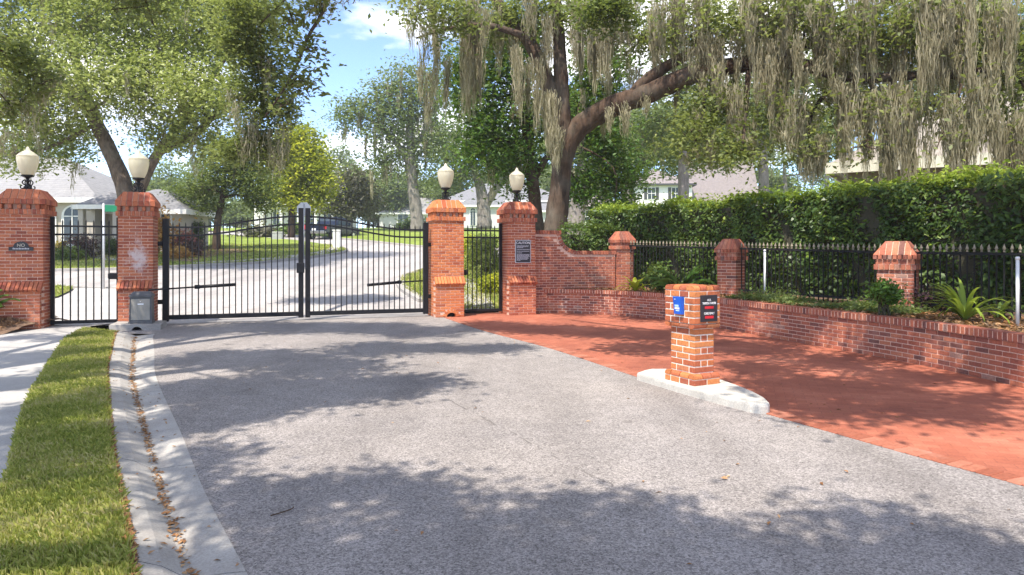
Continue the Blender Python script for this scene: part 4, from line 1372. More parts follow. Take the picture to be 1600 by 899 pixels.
for wx, wy, z0, z1 in ((WX, WY, -.03, .072), (WX - .06, WY - .06, .07, .125), (WX - .095, WY - .095, .12, .66), (WX - .05, WY - .05, .655, .70), (WX, WY, .70, 1.07), (WX - .06, WY - .06, 1.068, 1.125)):
    core.box(-wx / 2 + .006, wx / 2 - .006, -wy / 2 + .006, wy / 2 - .006, z0, z1)
core.obj('mortar_core', M['mortar_w'], kp)

def on_kp(fx, fz, side):
    c, s_ = math.cos(KR), math.sin(KR)
    lx, ly = (fx, -WY / 2 - .003) if side == 0 else (-WX / 2 - .003, -fx)
    return (2.10 + lx * c - ly * s_, 7.965 + lx * s_ + ly * c, .094 + fz)
ts = empty('lane_sign', on_kp(.015, .725, 0), KR, 'black sign with white and red lettering on the keypad pillar', 'sign')
G().bev(-.125, .125, -.010, 0, 0, .30, .002).obj('board', M['black'], ts)
text_mesh('ALL', .036, M['white'], ts, (0, -.0115, .232), (math.pi / 2, 0, 0))
text_mesh('TRUCKS & TRAILERS', .036, M['white'], ts, (0, -.0115, .195), (math.pi / 2, 0, 0), xs=.62)
text_mesh('CARS ONLY', .036, M['white'], ts, (0, -.0115, .080), (math.pi / 2, 0, 0), xs=.8)
for z, hw in ((.145, .065), (.035, .062)):
    gg = G(); x = -hw
    while x < hw:
        gg.box(x, x + .0125, -.0125, -.0105, z, z + .030); x += .0145
    tag(gg.obj('print', M['red'], ts), kind='stuff')
cb_ = empty('keypad_box', on_kp(.02, .80, 3), KR - math.pi / 2, 'blue call box with pale print on the lit side of the keypad pillar', 'keypad')
G().add([(-.065, 0, 0), (.065, 0, 0), (.065, 0, .20), (-.065, 0, .20), (-.065, -.035, .0), (.065, -.035, .0), (.065, -.055, .20), (-.065, -.055, .20)],
        [(4, 5, 6, 7), (0, 4, 7, 3), (5, 1, 2, 6), (3, 7, 6, 2), (0, 1, 5, 4), (0, 3, 2, 1)]).obj('body', M['blue'], cb_)
def slab(name, x0, x1, z0, z1, mat):
    yy = lambda z: -.035 - .02 * z / .20 - .0025
    G().add([(x0, yy(z0), z0), (x1, yy(z0), z0), (x1, yy(z1), z1), (x0, yy(z1), z1), (x0, yy(z0) + .004, z0), (x1, yy(z0) + .004, z0), (x1, yy(z1) + .004, z1), (x0, yy(z1) + .004, z1)],
            [(0, 1, 2, 3), (0, 4, 5, 1), (1, 5, 6, 2), (2, 6, 7, 3), (3, 7, 4, 0)]).obj(name, mat, cb_)
for i in range(4): slab('print', -.042 + i * .017, -.030 + i * .017, .085, .108, M['paleblue'])
for i in range(5): slab('print', -.046 + i * .0165, -.033 + i * .0165, .055, .078, M['white'])
slab('print', -.03, .03, .035, .045, M['paleblue'])
slab('light', -.035, -.025, .165, .178, M['white'])

# ------------------------------------------------------------------ houses
def hip(gg, x0, x1, y0, y1, z0, z1, r=None):
    """hipped roof with ridge along the longer side"""
    w, d = x1 - x0, y1 - y0
    if w >= d:
        r = d / 2 if r is None else r
        a, b = (x0 + r, (y0 + y1) / 2, z1), (x1 - r, (y0 + y1) / 2, z1)
        f = [(0, 1, 5, 4), (1, 2, 5), (2, 3, 4, 5), (3, 0, 4)]
    else:
        r = w / 2 if r is None else r
        a, b = ((x0 + x1) / 2, y0 + r, z1), ((x0 + x1) / 2, y1 - r, z1)
        f = [(0, 1, 4), (1, 2, 5, 4), (2, 3, 5), (3, 0, 4, 5)]
    gg.add([(x0, y0, z0), (x1, y0, z0), (x1, y1, z0), (x0, y1, z0), a, b], f + [(3, 2, 1, 0)])
def window(root, x, z, w, h, y, arch=False, mat='trim', shutter=False, mull=1):
    wd = empty('window'); wd.parent = root; wd.location = (x, y, z)
    t = max(.07, w * .09)
    if arch:
        def oval(rw, n=13): return [(-rw, 0)] + [(rw, 0)] + [(rw * math.cos(a), h - w / 2 + rw * math.sin(a)) for a in np.linspace(0, math.pi, n)]
        gg = G().prism_y(oval(w / 2 + t * 1.6), -.09, 0); gg.obj('frame', M[mat], wd)
        gg = G().prism_y([(a, b + .06) for a, b in oval(w / 2 - .02)], -.115, -.092); gg.obj('pane', M['pane'], wd)
        gg = G()
        for i in range(1, mull + 1): gg.box(-w / 2 + w * i / (mull + 1) - .025, -w / 2 + w * i / (mull + 1) + .025, -.14, -.118, .06, h - .1)
        gg.box(-w / 2 + .02, w / 2 - .02, -.138, -.118, h - w / 2 - .03, h - w / 2 + .03)
        gg.obj('mullion', M[mat], wd)
    else:
        G().box(-w / 2 - t, w / 2 + t, -.07, 0, -t, h + t).obj('frame', M[mat], wd)
        G().box(-w / 2, w / 2, -.09, -.072, 0, h).obj('pane', M['pane'], wd)
        gg = G()
        for i in range(1, mull + 1): gg.box(-w / 2 + w * i / (mull + 1) - .03, -w / 2 + w * i / (mull + 1) + .03, -.115, -.092, 0, h)
        gg.box(-w / 2, w / 2, -.113, -.092, h * .5 - .03, h * .5 + .03)
        gg.obj('mullion', M[mat], wd)
        if shutter:
            for s_ in (-1, 1):
                G().box(s_ * (w / 2 + t + .22) - .2, s_ * (w / 2 + t + .22) + .2, -.08, 0, -.05, h + .05).obj('shutter', M['shutter'], root).location = (x, y, z)
def block(root, wall, roof, x0, x1, y0, y1, ze, zr, ov=.5, trim='trim', zb=0, fascia=.22):
    G().box(x0, x1, y0, y1, zb - .6, ze).obj('wall', M[wall], root)
    gg = G(); hip(gg, x0 - ov, x1 + ov, y0 - ov, y1 + ov, ze + .02, zr)
    gg.obj('roof', M[roof], root)
    gg = G()
    X0, X1, Y0, Y1 = x0 - ov - .02, x1 + ov + .02, y0 - ov - .02, y1 + ov + .02
    gg.box(X0, X1, Y0, Y0 + .05, ze - fascia, ze + .05); gg.box(X0, X1, Y1 - .05, Y1, ze - fascia, ze + .05)
    gg.box(X0, X0 + .05, Y0 + .05, Y1 - .05, ze - fascia, ze + .05); gg.box(X1 - .05, X1, Y0 + .05, Y1 - .05, ze - fascia, ze + .05)
    gg.box(X0 + .05, X1 - .05, Y0 + .05, Y1 - .05, ze - .06, ze - .01)
    gg.obj('eaves', M[trim], root)

# left house, beige with grey hipped roof
hl = empty('house', (-26, 37, zg(36.5)), 0, 'beige single-storey house with grey hipped roof behind the left gate', 'house')
z0 = zg(36.5)
block(hl, 'stucco', 'roof_g', -12, 3.4, 0, 9.5, 4.5 - z0, 7.4 - z0)
block(hl, 'stucco', 'roof_d', 3.4, 7.5, 1.2, 4.6, 3.95 - z0, 5.3 - z0)
for x in (2.25, .75): window(hl, x, .55, .95, 2.05, 0, True)
window(hl, 6.4, .8, 1.0, 1.5, 1.2)
gg = G(); hip(gg, 3.2, 5.6, -1.6, 2.0, 2.6, 3.4, 1.2); gg.obj('porch_roof', M['roof_d'], hl)
gg = G().box(3.18, 5.62, -1.64, -1.6, 2.42, 2.65).box(3.15, 3.2, -1.64, -.1, 2.42, 2.65); gg.obj('porch_fascia', M['trim'], hl)
for x in (3.5, 5.3): G().bev(x - .14, x + .14, -1.4, -1.12, -.5, 2.55, .02).obj('porch_column', M['stucco'], hl)

# low house in the middle distance
hc = empty('house', (-12.0, 116, zg(116)), 0, 'low pale house with plain grey roof behind the mossy tall oak', 'house')
z0 = zg(116)
block(hc, 'stucco_g', 'roof_g', -10.5, 7, 0, 12, 2.6, 5.7, .6)
window(hc, -6.5, .5, 1.7, 1.9, 0, mull=1)
# grey house with paired arched windows
hd = empty('house', (0, 98, zg(98)), 0, 'grey house with layered hipped roofs and paired arched windows', 'house')
z0 = zg(98)
block(hd, 'stucco_g', 'roof_d', -10, 8, 3, 14, 4.2, 7.3, .6)
block(hd, 'stucco_g', 'roof_d', -7.5, -.5, 0, 8, 3.3, 5.8, .5)
for x in (-5.6, -4.5): window(hd, x, .4, .75, 2.5, 0, True)
block(hd, 'stucco_g', 'roof_d', 1.5, 7, 1, 8, 2.6, 4.6, .5)
# two-storey white house
hr = empty('house', (20.2, 92, zg(92)), math.radians(-4), 'white two-storey house with dark shutters and pinkish roof beyond the hedge', 'house')
z0 = zg(92)
ez = 1.6 + (395 - 288) / FPX * 92 - z0
block(hr, 'stucco_w', 'roof_p', -4.8, 4.0, 0, 9, ez, ez + 2.7, .5, 'shutter')
window(hr, -1.4, ez - 2.0, .95, 1.5, 0, shutter=True)
window(hr, 1.8, ez - 2.0, .95, 1.5, 0, shutter=True)
G().box(4.0, 15, 2, 10, -.5, ez - 2.5).obj('wall', M['stucco_w'], hr)
zr = 1.6 + (395 - 250) / FPX * 97 - z0
G().add([(3.6, 1.4, ez - 3.0), (13.6, 1.4, ez - 3.0), (13.6, 6.2, zr), (3.6, 6.2, zr), (3.6, 11, ez - 3.0), (13.6, 11, ez - 3.0),
         (3.6, 1.4, ez - 3.25), (13.6, 1.4, ez - 3.25), (3.6, 11, ez - 3.25), (13.6, 11, ez - 3.25)],
        [(0, 1, 2, 3), (3, 2, 5, 4), (6, 7, 1, 0), (4, 5, 9, 8)]).obj('roof', M['roof_p'], hr)
G().add([(13.3, 1.8, ez - 3.0), (13.3, 10.6, ez - 3.0), (13.3, 6.2, zr - .15)], [(0, 1, 2)]).add([(3.9, 1.8, ez - 3.0), (3.9, 10.6, ez - 3.0), (3.9, 6.2, zr - .15)], [(0, 1, 2)]).obj('gable', M['stucco_w'], hr)
block(hr, 'stucco_w', 'roof_p', -11, -4.8, 3, 10, ez - 3.0, ez - .6, .5, 'shutter')
window(hr, -7.5, 1.0, 1.0, 1.6, 3, shutter=True)
window(hr, -9.6, 1.0, 1.0, 1.6, 3, shutter=True)
# near house on the right, behind the hedge
E0, E1 = (11.2, 24.3), (26.0, 14.5)
rz = math.atan2(E1[1] - E0[1], E1[0] - E0[0])
hn = empty('house', (*E0, BED_Z), rz, 'house with tan shingle roof and cream fascia above the hedge at right', 'house')
ln = math.hypot(E1[0] - E0[0], E1[1] - E0[1])
zw = 4.62 - BED_Z
G().box(.6, ln, .6, 12, -.3, zw - .05).obj('wall', M['stucco_shade'], hn)
gg = G(); hip(gg, 0, ln + .5, 0, 12.6, zw + .12, zw + 4.2); gg.obj('roof', M['roof_t'], hn)
G().box(-.03, ln + .5, -.05, -.005, zw - .22, zw + .16).box(-.05, -.005, -.05, 12.6, zw - .22, zw + .16).obj('fascia', M['trim_b'], hn)
G().box(0, ln + .5, 0, .62, zw - .12, zw - .06).obj('soffit', M['trim_b'], hn)
# far house with porch columns behind the parked car
hf = empty('house', (-31, 104, zg(104)), math.radians(6), 'far white house with porch columns behind the parked truck', 'house')
block(hf, 'stucco_w', 'roof_p', -8, 6, 0, 10, 4.6, 7.4, .6)
for x in (-6, -3.5, -1, 1.5, 4): G().bev(x - .18, x + .18, -2.6, -2.24, -.3, 3.4, .03).obj('porch_column', M['trim'], hf)
G().box(-7.5, 5.5, -3, 0, 3.4, 3.75).obj('porch_roof', M['trim'], hf)
for x in (-4.7, -2.2, .3, 2.8): window(hf, x, .6, 1.0, 1.9, 0)

# ------------------------------------------------------------------ street furniture and the parked truck
sp = g(162, 452)
ss = empty('street_sign', (*sp, zg(sp[1])), 0, 'green street name sign on a grey post behind the left pedestrian gate', 'sign')
hS = (452 - 318) / FPX * sp[1]
G().tube([(0, 0, -.1), (0, 0, hS)], .035, 10).obj('post', M['galv'], ss, True)
G().bev(.02, .62, -.012, .012, hS - .28, hS - .05, .006).obj('name_blade', M['green'], ss, rz=.5)
tp = g(474.5, 405)
st = empty('stop_sign', (*tp, zg(tp[1])), 0, 'grey back of an octagonal sign on a thin post behind the gate meeting posts', 'sign')
hS = (405 - 318) / FPX * tp[1]
G().tube([(0, 0, -.1), (0, 0, hS)], .035, 8).obj('post', M['galv'], st, True)
oc = [(.38 * math.cos(math.pi / 8 + k * math.pi / 4), hS - .30 + .38 * math.sin(math.pi / 8 + k * math.pi / 4)) for k in range(8)]
G().prism_y(oc, .03, .045).obj('plate', M['galv'], st)
def utility_box(label, px, py, w, h, mat):
    p = g(px, py)
    r_ = empty('utility_box', (*p, zg(p[1]) + .09), .1, label, 'utility box')
    G().bev(-w / 2, w / 2, -w * .4, w * .4, -.05, h, .03).obj('body', M[mat], r_)
    G().bev(-w / 2 - .03, w / 2 + .03, -w * .4 - .03, w * .4 + .03, h, h + .07, .02).obj('lid', M[mat], r_)
utility_box('white utility pedestal on the grass tip behind the right gate leaf', 526, 389.5, .42, 1.0, 'trim')
utility_box('pale grey utility box on the lawn left of the gate meeting posts', 434, 375.8, .75, .45, 'galv')

tp = g(491, 375)
tk = empty('pickup_truck', (tp[0], tp[1] + .2, zg(tp[1])), math.radians(-14), 'dark blue pickup truck parked on the street beyond the gates', 'truck')
def sec(prof, x0, x1): return G().prism([(y, z) for y, z in prof], x0, x1)
def body(name, prof, hw, mat, parent, inset=0):
    n = len(prof)
    v = [(-hw, y, z) for y, z in prof] + [(hw, y, z) for y, z in prof]
    gg = G().add(v, [tuple(range(n)), tuple(range(2 * n - 1, n - 1, -1))] + [((i + 1) % n, i, n + i, n + (i + 1) % n) for i in range(n)])
    return gg.obj(name, mat, parent)
bd_ = body('body', [(0, .55), (0, 1.15), (1.75, 1.15), (3.6, 1.12), (5.1, 1.05), (5.3, .9), (5.3, .5)], .95, M['carpaint'], tk)
v = [(-.90, 1.75, 1.14), (.90, 1.75, 1.14), (.90, 3.9, 1.1), (-.90, 3.9, 1.1), (-.76, 1.95, 1.78), (.76, 1.95, 1.78), (.76, 3.2, 1.78), (-.76, 3.2, 1.78)]
G().add(v, [(4, 5, 6, 7), (0, 1, 5, 4), (1, 2, 6, 5), (2, 3, 7, 6), (3, 0, 4, 7)]).obj('cab', M['carpaint'], tk)
G().add([(-.74, 1.785, 1.22), (.74, 1.785, 1.22), (.66, 1.905, 1.66), (-.66, 1.905, 1.66)], [(0, 1, 2, 3)]).obj('rear_window', M['pane'], tk)
for s_ in (-1, 1):
    G().add([(s_ * .892, 1.95, 1.22), (s_ * .892, 3.7, 1.2), (s_ * .79, 3.15, 1.68), (s_ * .79, 2.05, 1.68)], [(0, 1, 2, 3)]).obj('side_window', M['pane'], tk)
    G().bev(s_ * .84 - .1, s_ * .84 + .1, -.03, .03, .78, 1.12, .02).obj('tail_light', M['tail'], tk)
    for yy in (1.0, 4.2):
        wh = empty('wheel'); wh.parent = tk; wh.location = (s_ * .86, yy, .38); wh.rotation_euler = (0, math.pi / 2, 0)
        G().lathe([(.26, -.12), (.36, -.12), (.385, -.08), (.385, .08), (.36, .12), (.26, .12)], 20).obj('tyre', M['tyre'], wh, True)
        G().lathe([(.05, -.125), (.25, -.122), (.25, .122), (.05, .125)], 16).obj('rim', M['chrome'], wh)
    G().bev(s_ * 1.02 - .09, s_ * 1.02 + .09, 3.45, 3.6, 1.2, 1.42, .03).obj('mirror', M['carpaint'], tk)
G().bev(-.92, .92, -.16, .02, .48, .68, .03).obj('bumper', M['chrome'], tk)
G().box(-.16, .16, -.175, -.16, .70, .85).obj('number_plate', M['white'], tk)
G().bev(-.80, .80, -.02, .02, .72, 1.17, .02).obj('tailgate', M['carpaint'], tk)

# ------------------------------------------------------------------ hedge
def hedge(name, label, path, thick, h, n, leaf, mats, seed, zb, hvar=.08, topfrac=.22, cover=True):
    rng = np.random.default_rng(seed)
    pth = spline(path, 8)
    cu = [0.0]
    for a, b in zip(pth, pth[1:]): cu.append(cu[-1] + float(np.linalg.norm(b - a)))
    root = empty(name, (pth[0][0], pth[0][1], zb), 0, label, 'hedge')
    bs = np.array((pth[0][0], pth[0][1], zb))
    PX = np.array([p[0] for p in pth]); PY = np.array([p[1] for p in pth]); CU = np.array(cu)
    def pos(s): return np.interp(s, CU, PX), np.interp(s, CU, PY)
    def frame(s):
        x, y = pos(s); x2, y2 = pos(np.minimum(s + .05, CU[-1])); x1, y1 = pos(np.maximum(s - .05, 0))
        dx, dy = x2 - x1, y2 - y1; l = np.hypot(dx, dy) + 1e-9
        return x, y, dy / l, -dx / l           # normal to the right of travel
    def make(pn, cnt, front, mat, lf, top=False, ends=False):
        s = rng.uniform(0, CU[-1], cnt)
        x, y, nx, ny = frame(s)
        z = rng.uniform(.02, 1, cnt) * h
        lump = .10 * np.sin(s * 3.1) + .07 * np.sin(s * 7.7 + z * 3) + .06 * np.sin(z * 5 + s * 2.2)
        o = np.where(rng.random(cnt) < .8, thick / 2, -thick / 2)
        o = o + np.sign(o) * (lump - np.abs(rng.normal(size=cnt)) * .13)
        if top:
            z = h + .06 * np.sin(s * 2.3) + hvar * rng.normal(size=cnt)
            o = rng.uniform(-thick / 2, thick / 2, cnt)
        if top: z = z + np.where(rng.random(cnt) < .07, rng.random(cnt) * .28, 0)
        pts = np.stack([x + nx * o, y + ny * o, z + zb], 1)
        kp_ = rng.random(cnt) < (.62 + .38 * np.sin(s * 4.3 + 2 * np.sin(z * 3.1)) * np.sin(z * 4.7 + s * 1.7) + .1)
        pts = pts[kp_]; nx, ny, o = nx[kp_], ny[kp_], o[kp_]; cnt = len(pts)
        outv = np.stack([nx, ny, np.full(cnt, .35)], 1) * np.sign(o)[:, None] * .9
        if top: outv = np.stack([nx * 0, ny * 0, np.full(cnt, .6)], 1)
        return leaf_obj(pn, pts, lf * rng.uniform(.6, 1.3, cnt), mat, root, rng, bs, aspect=.5, up=.1, out=outv)
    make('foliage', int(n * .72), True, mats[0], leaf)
    make('lit_new_growth', int(n * .28), True, mats[1], leaf, top=True)  # top leaves coloured lighter for the sun on them, plus taller shoots
    make('lit_new_growth', int(n * .05), True, mats[1], leaf)
    for e, sg in ((0, -1), (CU[-1], 1)):
        x, y, nx, ny = frame(np.array([e])); cnt = int(n * .05)
        o = rng.uniform(-thick / 2, thick / 2, cnt)
        dx, dy = -ny[0] * sg, nx[0] * sg
        dd = rng.normal(size=cnt) * .06
        pts = np.stack([x[0] + nx[0] * o + dx * dd, y[0] + ny[0] * o + dy * dd, zb + rng.uniform(.02, 1, cnt) * h], 1)
        leaf_obj('foliage', pts, leaf, mats[0], root, rng, bs, aspect=.5, up=.1, out=np.tile(np.array((dx, dy, .3)), (cnt, 1)))
    v, f = [], []
    ss_ = np.linspace(.1, CU[-1] - .1, 40)
    x, y, nx, ny = frame(ss_)
    t2 = thick / 2 - .2
    for i in range(40):
        for o, z in ((t2, 0), (t2, h - .18), (-t2, h - .18), (-t2, 0)):
            v.append((x[i] + nx[i] * o - bs[0], y[i] + ny[i] * o - bs[1], z))
    for i in range(39):
        for k in range(3): f.append((4 * i + k, 4 * i + k + 1, 4 * i + 5 + k, 4 * i + 4 + k))
    f += [(0, 1, 2, 3), tuple(39 * 4 + k for k in (3, 2, 1, 0))]
    G().add(v, f).obj('inner_twigs', M['twig'], root)
    return root
hedge('clipped_hedge', 'tall clipped green hedge with sunlit yellow-green top behind the iron fence', [(3.1, 22.9), (4.3, 21.2), (6.0, 18.6), (7.6, 15.6), (8.9, 12.6), (10.0, 9.6), (10.8, 6.5)], 1.5, 2.36, 95000, .105, (M['hedge'], M['hedge_bright']), 11, BED_Z)
hedge('low_hedge', 'low rounded green hedge behind the scooped wall next to the oak trunk', [(1.55, 20.6), (2.4, 21.0), (3.3, 21.3)], .9, 1.72, 9000, .09, (M['hedge'], M['hedge']), 12, BED_Z)

# ------------------------------------------------------------------ trees in view
def blob(px, py, rx, ry, Y, d=None, w=1.0):
    p = P(px, py, Y); s = Y / FPX
    return (p.x, p.y, p.z, rx * s, (d if d else (rx + ry) / 2 * s), ry * s, w)
def stem(pts, Y):
    out = []
    for q in pts:
        y = q[3] if len(q) > 3 else Y
        p = P(q[0], q[1], y); out.append((p.x, p.y, p.z, q[2]))
    return out
# left oak that leans over the house
Y = 30
b_ = g(208, 421)
s1 = stem([(206, 425, .50), (203, 350, .40), (192, 285, .35), (166, 225, .31), (142, 172, .27), (122, 110, .20), (108, 40, .14), (100, -30, .06)], Y)
s2 = stem([(206, 345, .32), (222, 285, .26), (248, 238, .22), (285, 190, .18), (325, 130, .15), (365, 70, .08)], Y)
s3 = stem([(142, 172, .25), (90, 130, .18), (40, 90, .12), (-10, 60, .06)], 29)
s4 = stem([(250, 236, .2), (310, 205, .15), (350, 160, .09)], 29)
bl = [blob(40, 60, 85, 60, 30), blob(130, 30, 85, 60, 28), blob(215, 60, 90, 65, 31), blob(300, 40, 85, 60, 29), blob(370, 50, 70, 50, 31),
      blob(160, 120, 80, 55, 27.5), blob(260, 140, 90, 60, 28), blob(335, 150, 70, 55, 28), blob(300, 215, 60, 36, 29),
      blob(95, 170, 65, 50, 29), blob(30, 160, 60, 60, 28), blob(20, 240, 55, 35, 29), blob(105, 225, 50, 38, 31), blob(60, -50, 120, 70, 30), blob(230, -50, 130, 70, 30), blob(380, -30, 90, 70, 31),
      blob(-70, 60, 90, 90, 30), blob(245, 215, 35, 30, 28, w=.6)]
tree('oak_tree', 'large sunny leaning oak in front of the beige house at left', 'tree', (b_[0], b_[1], zg(b_[1])), [s1, s2, s3, s4], bl, 92000, .18, M['oak_light'], M['bark_m'], 21, per=30, rc=.42, moss=120, moss_len=(.6, 1.8), mw=.022)

# lawn tree with dark-green tiers
b_ = g(338, 393)
Y = b_[1]
tree('lawn_tree', 'small dark-green tree on the lawn behind the left gate leaf', 'tree', (b_[0], b_[1], zg(Y)), [stem([(338, 395, .26), (340, 350, .20), (347, 310, .15), (352, 260, .08)], Y)],
     [blob(300, 292, 38, 18, Y), blob(345, 280, 45, 25, Y), blob(395, 290, 40, 28, Y), blob(360, 245, 45, 30, Y), blob(405, 318, 28, 16, Y), blob(320, 318, 32, 14, Y), blob(385, 260, 36, 30, Y + 1)],
     15000, .19, M['oak'], M['bark'], 22, per=18, rc=.3, moss=20, moss_len=(.4, 1.2))
# yellow-green tree
b_ = g(452, 372)
Y = 54
tree('lime_tree', 'bright yellow-green rounded tree left of the gate meeting posts', 'tree', (P(455, 372, Y).x, Y, zg(Y)), [stem([(455, 374, .3), (456, 330, .24), (462, 280, .14), (466, 230, .06)], Y)],
     [blob(470, 222, 30, 26, Y), blob(490, 258, 28, 28, Y), blob(497, 290, 26, 26, Y), blob(460, 265, 34, 34, Y), blob(445, 300, 32, 28, Y), blob(478, 312, 30, 22, Y), blob(440, 235, 28, 30, Y + 1)],
     15000, .30, M['lime'], M['bark'], 23, per=18, rc=.5)
Y = 72
tree('grey_tree', 'dull grey-brown round tree behind the right gate leaf', 'tree', (P(546, 366, Y).x, Y, zg(Y)), [stem([(546, 368, .35), (546, 330, .28), (545, 290, .12)], Y)],
     [blob(545, 295, 34, 28, Y), blob(525, 318, 26, 20, Y), blob(568, 318, 26, 20, Y), blob(545, 330, 32, 14, Y), blob(560, 285, 20, 18, Y)], 9000, .36, M['dull'], M['bark_g'], 24, per=16, rc=.6)
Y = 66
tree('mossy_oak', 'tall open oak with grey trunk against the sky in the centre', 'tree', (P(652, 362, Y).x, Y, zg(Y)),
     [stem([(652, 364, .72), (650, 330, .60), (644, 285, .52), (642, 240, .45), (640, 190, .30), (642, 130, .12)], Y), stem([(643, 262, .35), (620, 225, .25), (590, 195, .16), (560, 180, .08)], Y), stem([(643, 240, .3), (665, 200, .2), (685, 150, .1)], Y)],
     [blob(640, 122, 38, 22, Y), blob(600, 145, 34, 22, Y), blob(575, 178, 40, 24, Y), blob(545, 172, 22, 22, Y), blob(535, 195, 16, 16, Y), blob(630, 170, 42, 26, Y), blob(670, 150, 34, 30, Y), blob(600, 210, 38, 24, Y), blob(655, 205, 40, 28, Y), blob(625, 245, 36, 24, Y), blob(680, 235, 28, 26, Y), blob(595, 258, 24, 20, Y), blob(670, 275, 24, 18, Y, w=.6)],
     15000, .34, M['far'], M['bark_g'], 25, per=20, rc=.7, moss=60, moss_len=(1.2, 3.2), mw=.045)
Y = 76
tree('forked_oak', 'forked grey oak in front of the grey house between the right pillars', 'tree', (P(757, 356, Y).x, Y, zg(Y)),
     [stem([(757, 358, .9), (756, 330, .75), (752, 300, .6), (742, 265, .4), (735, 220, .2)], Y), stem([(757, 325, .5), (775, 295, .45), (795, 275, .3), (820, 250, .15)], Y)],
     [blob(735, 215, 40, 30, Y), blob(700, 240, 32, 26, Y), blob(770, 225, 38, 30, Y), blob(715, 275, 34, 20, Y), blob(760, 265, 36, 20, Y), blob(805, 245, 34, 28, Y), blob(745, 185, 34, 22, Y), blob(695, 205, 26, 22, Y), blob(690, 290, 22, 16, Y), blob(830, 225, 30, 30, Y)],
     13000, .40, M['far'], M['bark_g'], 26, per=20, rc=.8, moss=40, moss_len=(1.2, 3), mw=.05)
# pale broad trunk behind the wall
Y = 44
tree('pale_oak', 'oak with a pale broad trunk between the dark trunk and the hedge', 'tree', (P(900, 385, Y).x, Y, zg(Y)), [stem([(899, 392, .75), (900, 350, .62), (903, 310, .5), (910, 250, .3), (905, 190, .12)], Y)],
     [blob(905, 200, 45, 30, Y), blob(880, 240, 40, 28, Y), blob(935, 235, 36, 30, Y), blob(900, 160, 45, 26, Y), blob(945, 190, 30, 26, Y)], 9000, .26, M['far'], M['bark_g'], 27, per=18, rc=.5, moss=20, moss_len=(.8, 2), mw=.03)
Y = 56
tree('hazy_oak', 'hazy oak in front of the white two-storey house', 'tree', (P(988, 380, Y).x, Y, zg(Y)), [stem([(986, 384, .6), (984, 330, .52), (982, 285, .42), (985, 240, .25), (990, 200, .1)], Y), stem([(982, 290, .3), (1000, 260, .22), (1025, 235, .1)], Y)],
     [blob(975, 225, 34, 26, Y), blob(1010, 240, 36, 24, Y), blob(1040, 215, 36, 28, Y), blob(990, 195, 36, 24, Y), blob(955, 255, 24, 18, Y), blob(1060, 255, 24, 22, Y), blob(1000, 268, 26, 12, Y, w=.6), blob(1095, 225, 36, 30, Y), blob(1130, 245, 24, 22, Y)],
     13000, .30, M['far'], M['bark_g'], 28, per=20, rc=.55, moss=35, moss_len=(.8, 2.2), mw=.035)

# trees standing behind the near house and the hedge
for i, (px, py, Y, lb) in enumerate(((1065, 175, 44, 'green tree behind the hedge just right of the hazy oak'), (1190, 160, 47, 'green tree behind the long oak limb, above the hedge middle'), (1310, 130, 48, 'green tree behind the left end of the tan roof'), (1440, 110, 47, 'green tree rising behind the middle of the tan roof'), (1570, 110, 45, 'green tree rising behind the tan roof at the right edge'))):
    rg_ = np.random.default_rng(500 + i)
    bl = [blob(px + dx + rg_.normal() * 8, py + dy + rg_.normal() * 8, 40, 30, Y + rg_.normal() * 1.5) for dx, dy in ((0, -40), (-42, -8), (40, -12), (0, 5), (-30, 35), (32, 32), (0, -80), (-5, 62))]
    tree('garden_tree', lb, 'tree', (P(px, py, Y).x, Y, zg(Y)), [stem([(px, HY - (zg(Y) - CAMZ) / Y * FPX + 3, .4), (px + 3, 270, .33), (px - 2, py + 20, .22), (px, py - 50, .08)], Y)], bl, 11000, .27, M['far'], M['bark_g'], 520 + i, per=18, rc=.5, moss=18, moss_len=(.8, 2.2), mw=.03, group='trees behind the hedge')

# broad-leaved tree behind the dark oak
Y = 27
tree('broadleaf_tree', 'bright broad-leaved tree with slim trunk just left of the dark oak trunk', 'tree', (P(842, 395, Y).x, Y, zg(Y)),
     [stem([(843, 398, .36), (838, 340, .28), (832, 280, .24), (824, 215, .20), (818, 150, .14), (808, 80, .07)], Y), stem([(832, 285, .15), (860, 240, .12), (905, 205, .07)], Y)],
     [blob(745, 150, 48, 38, Y), blob(720, 105, 30, 30, Y), blob(770, 205, 42, 34, Y), blob(805, 250, 40, 32, Y), blob(790, 120, 50, 40, Y), blob(840, 180, 42, 42, Y), blob(940, 215, 46, 38, Y + 1), blob(965, 275, 42, 36, Y + 1), blob(925, 165, 44, 34, Y + 1), blob(910, 295, 34, 26, Y + 1), blob(800, 60, 50, 40, Y), blob(745, 240, 26, 24, Y), blob(940, 110, 46, 40, Y + 1), blob(800, 300, 22, 16, Y, w=.7), blob(960, 325, 30, 16, Y)],
     30000, .19, M['gum'], M['bark'], 29, per=20, rc=.38, moss=30, moss_len=(.8, 2.2))

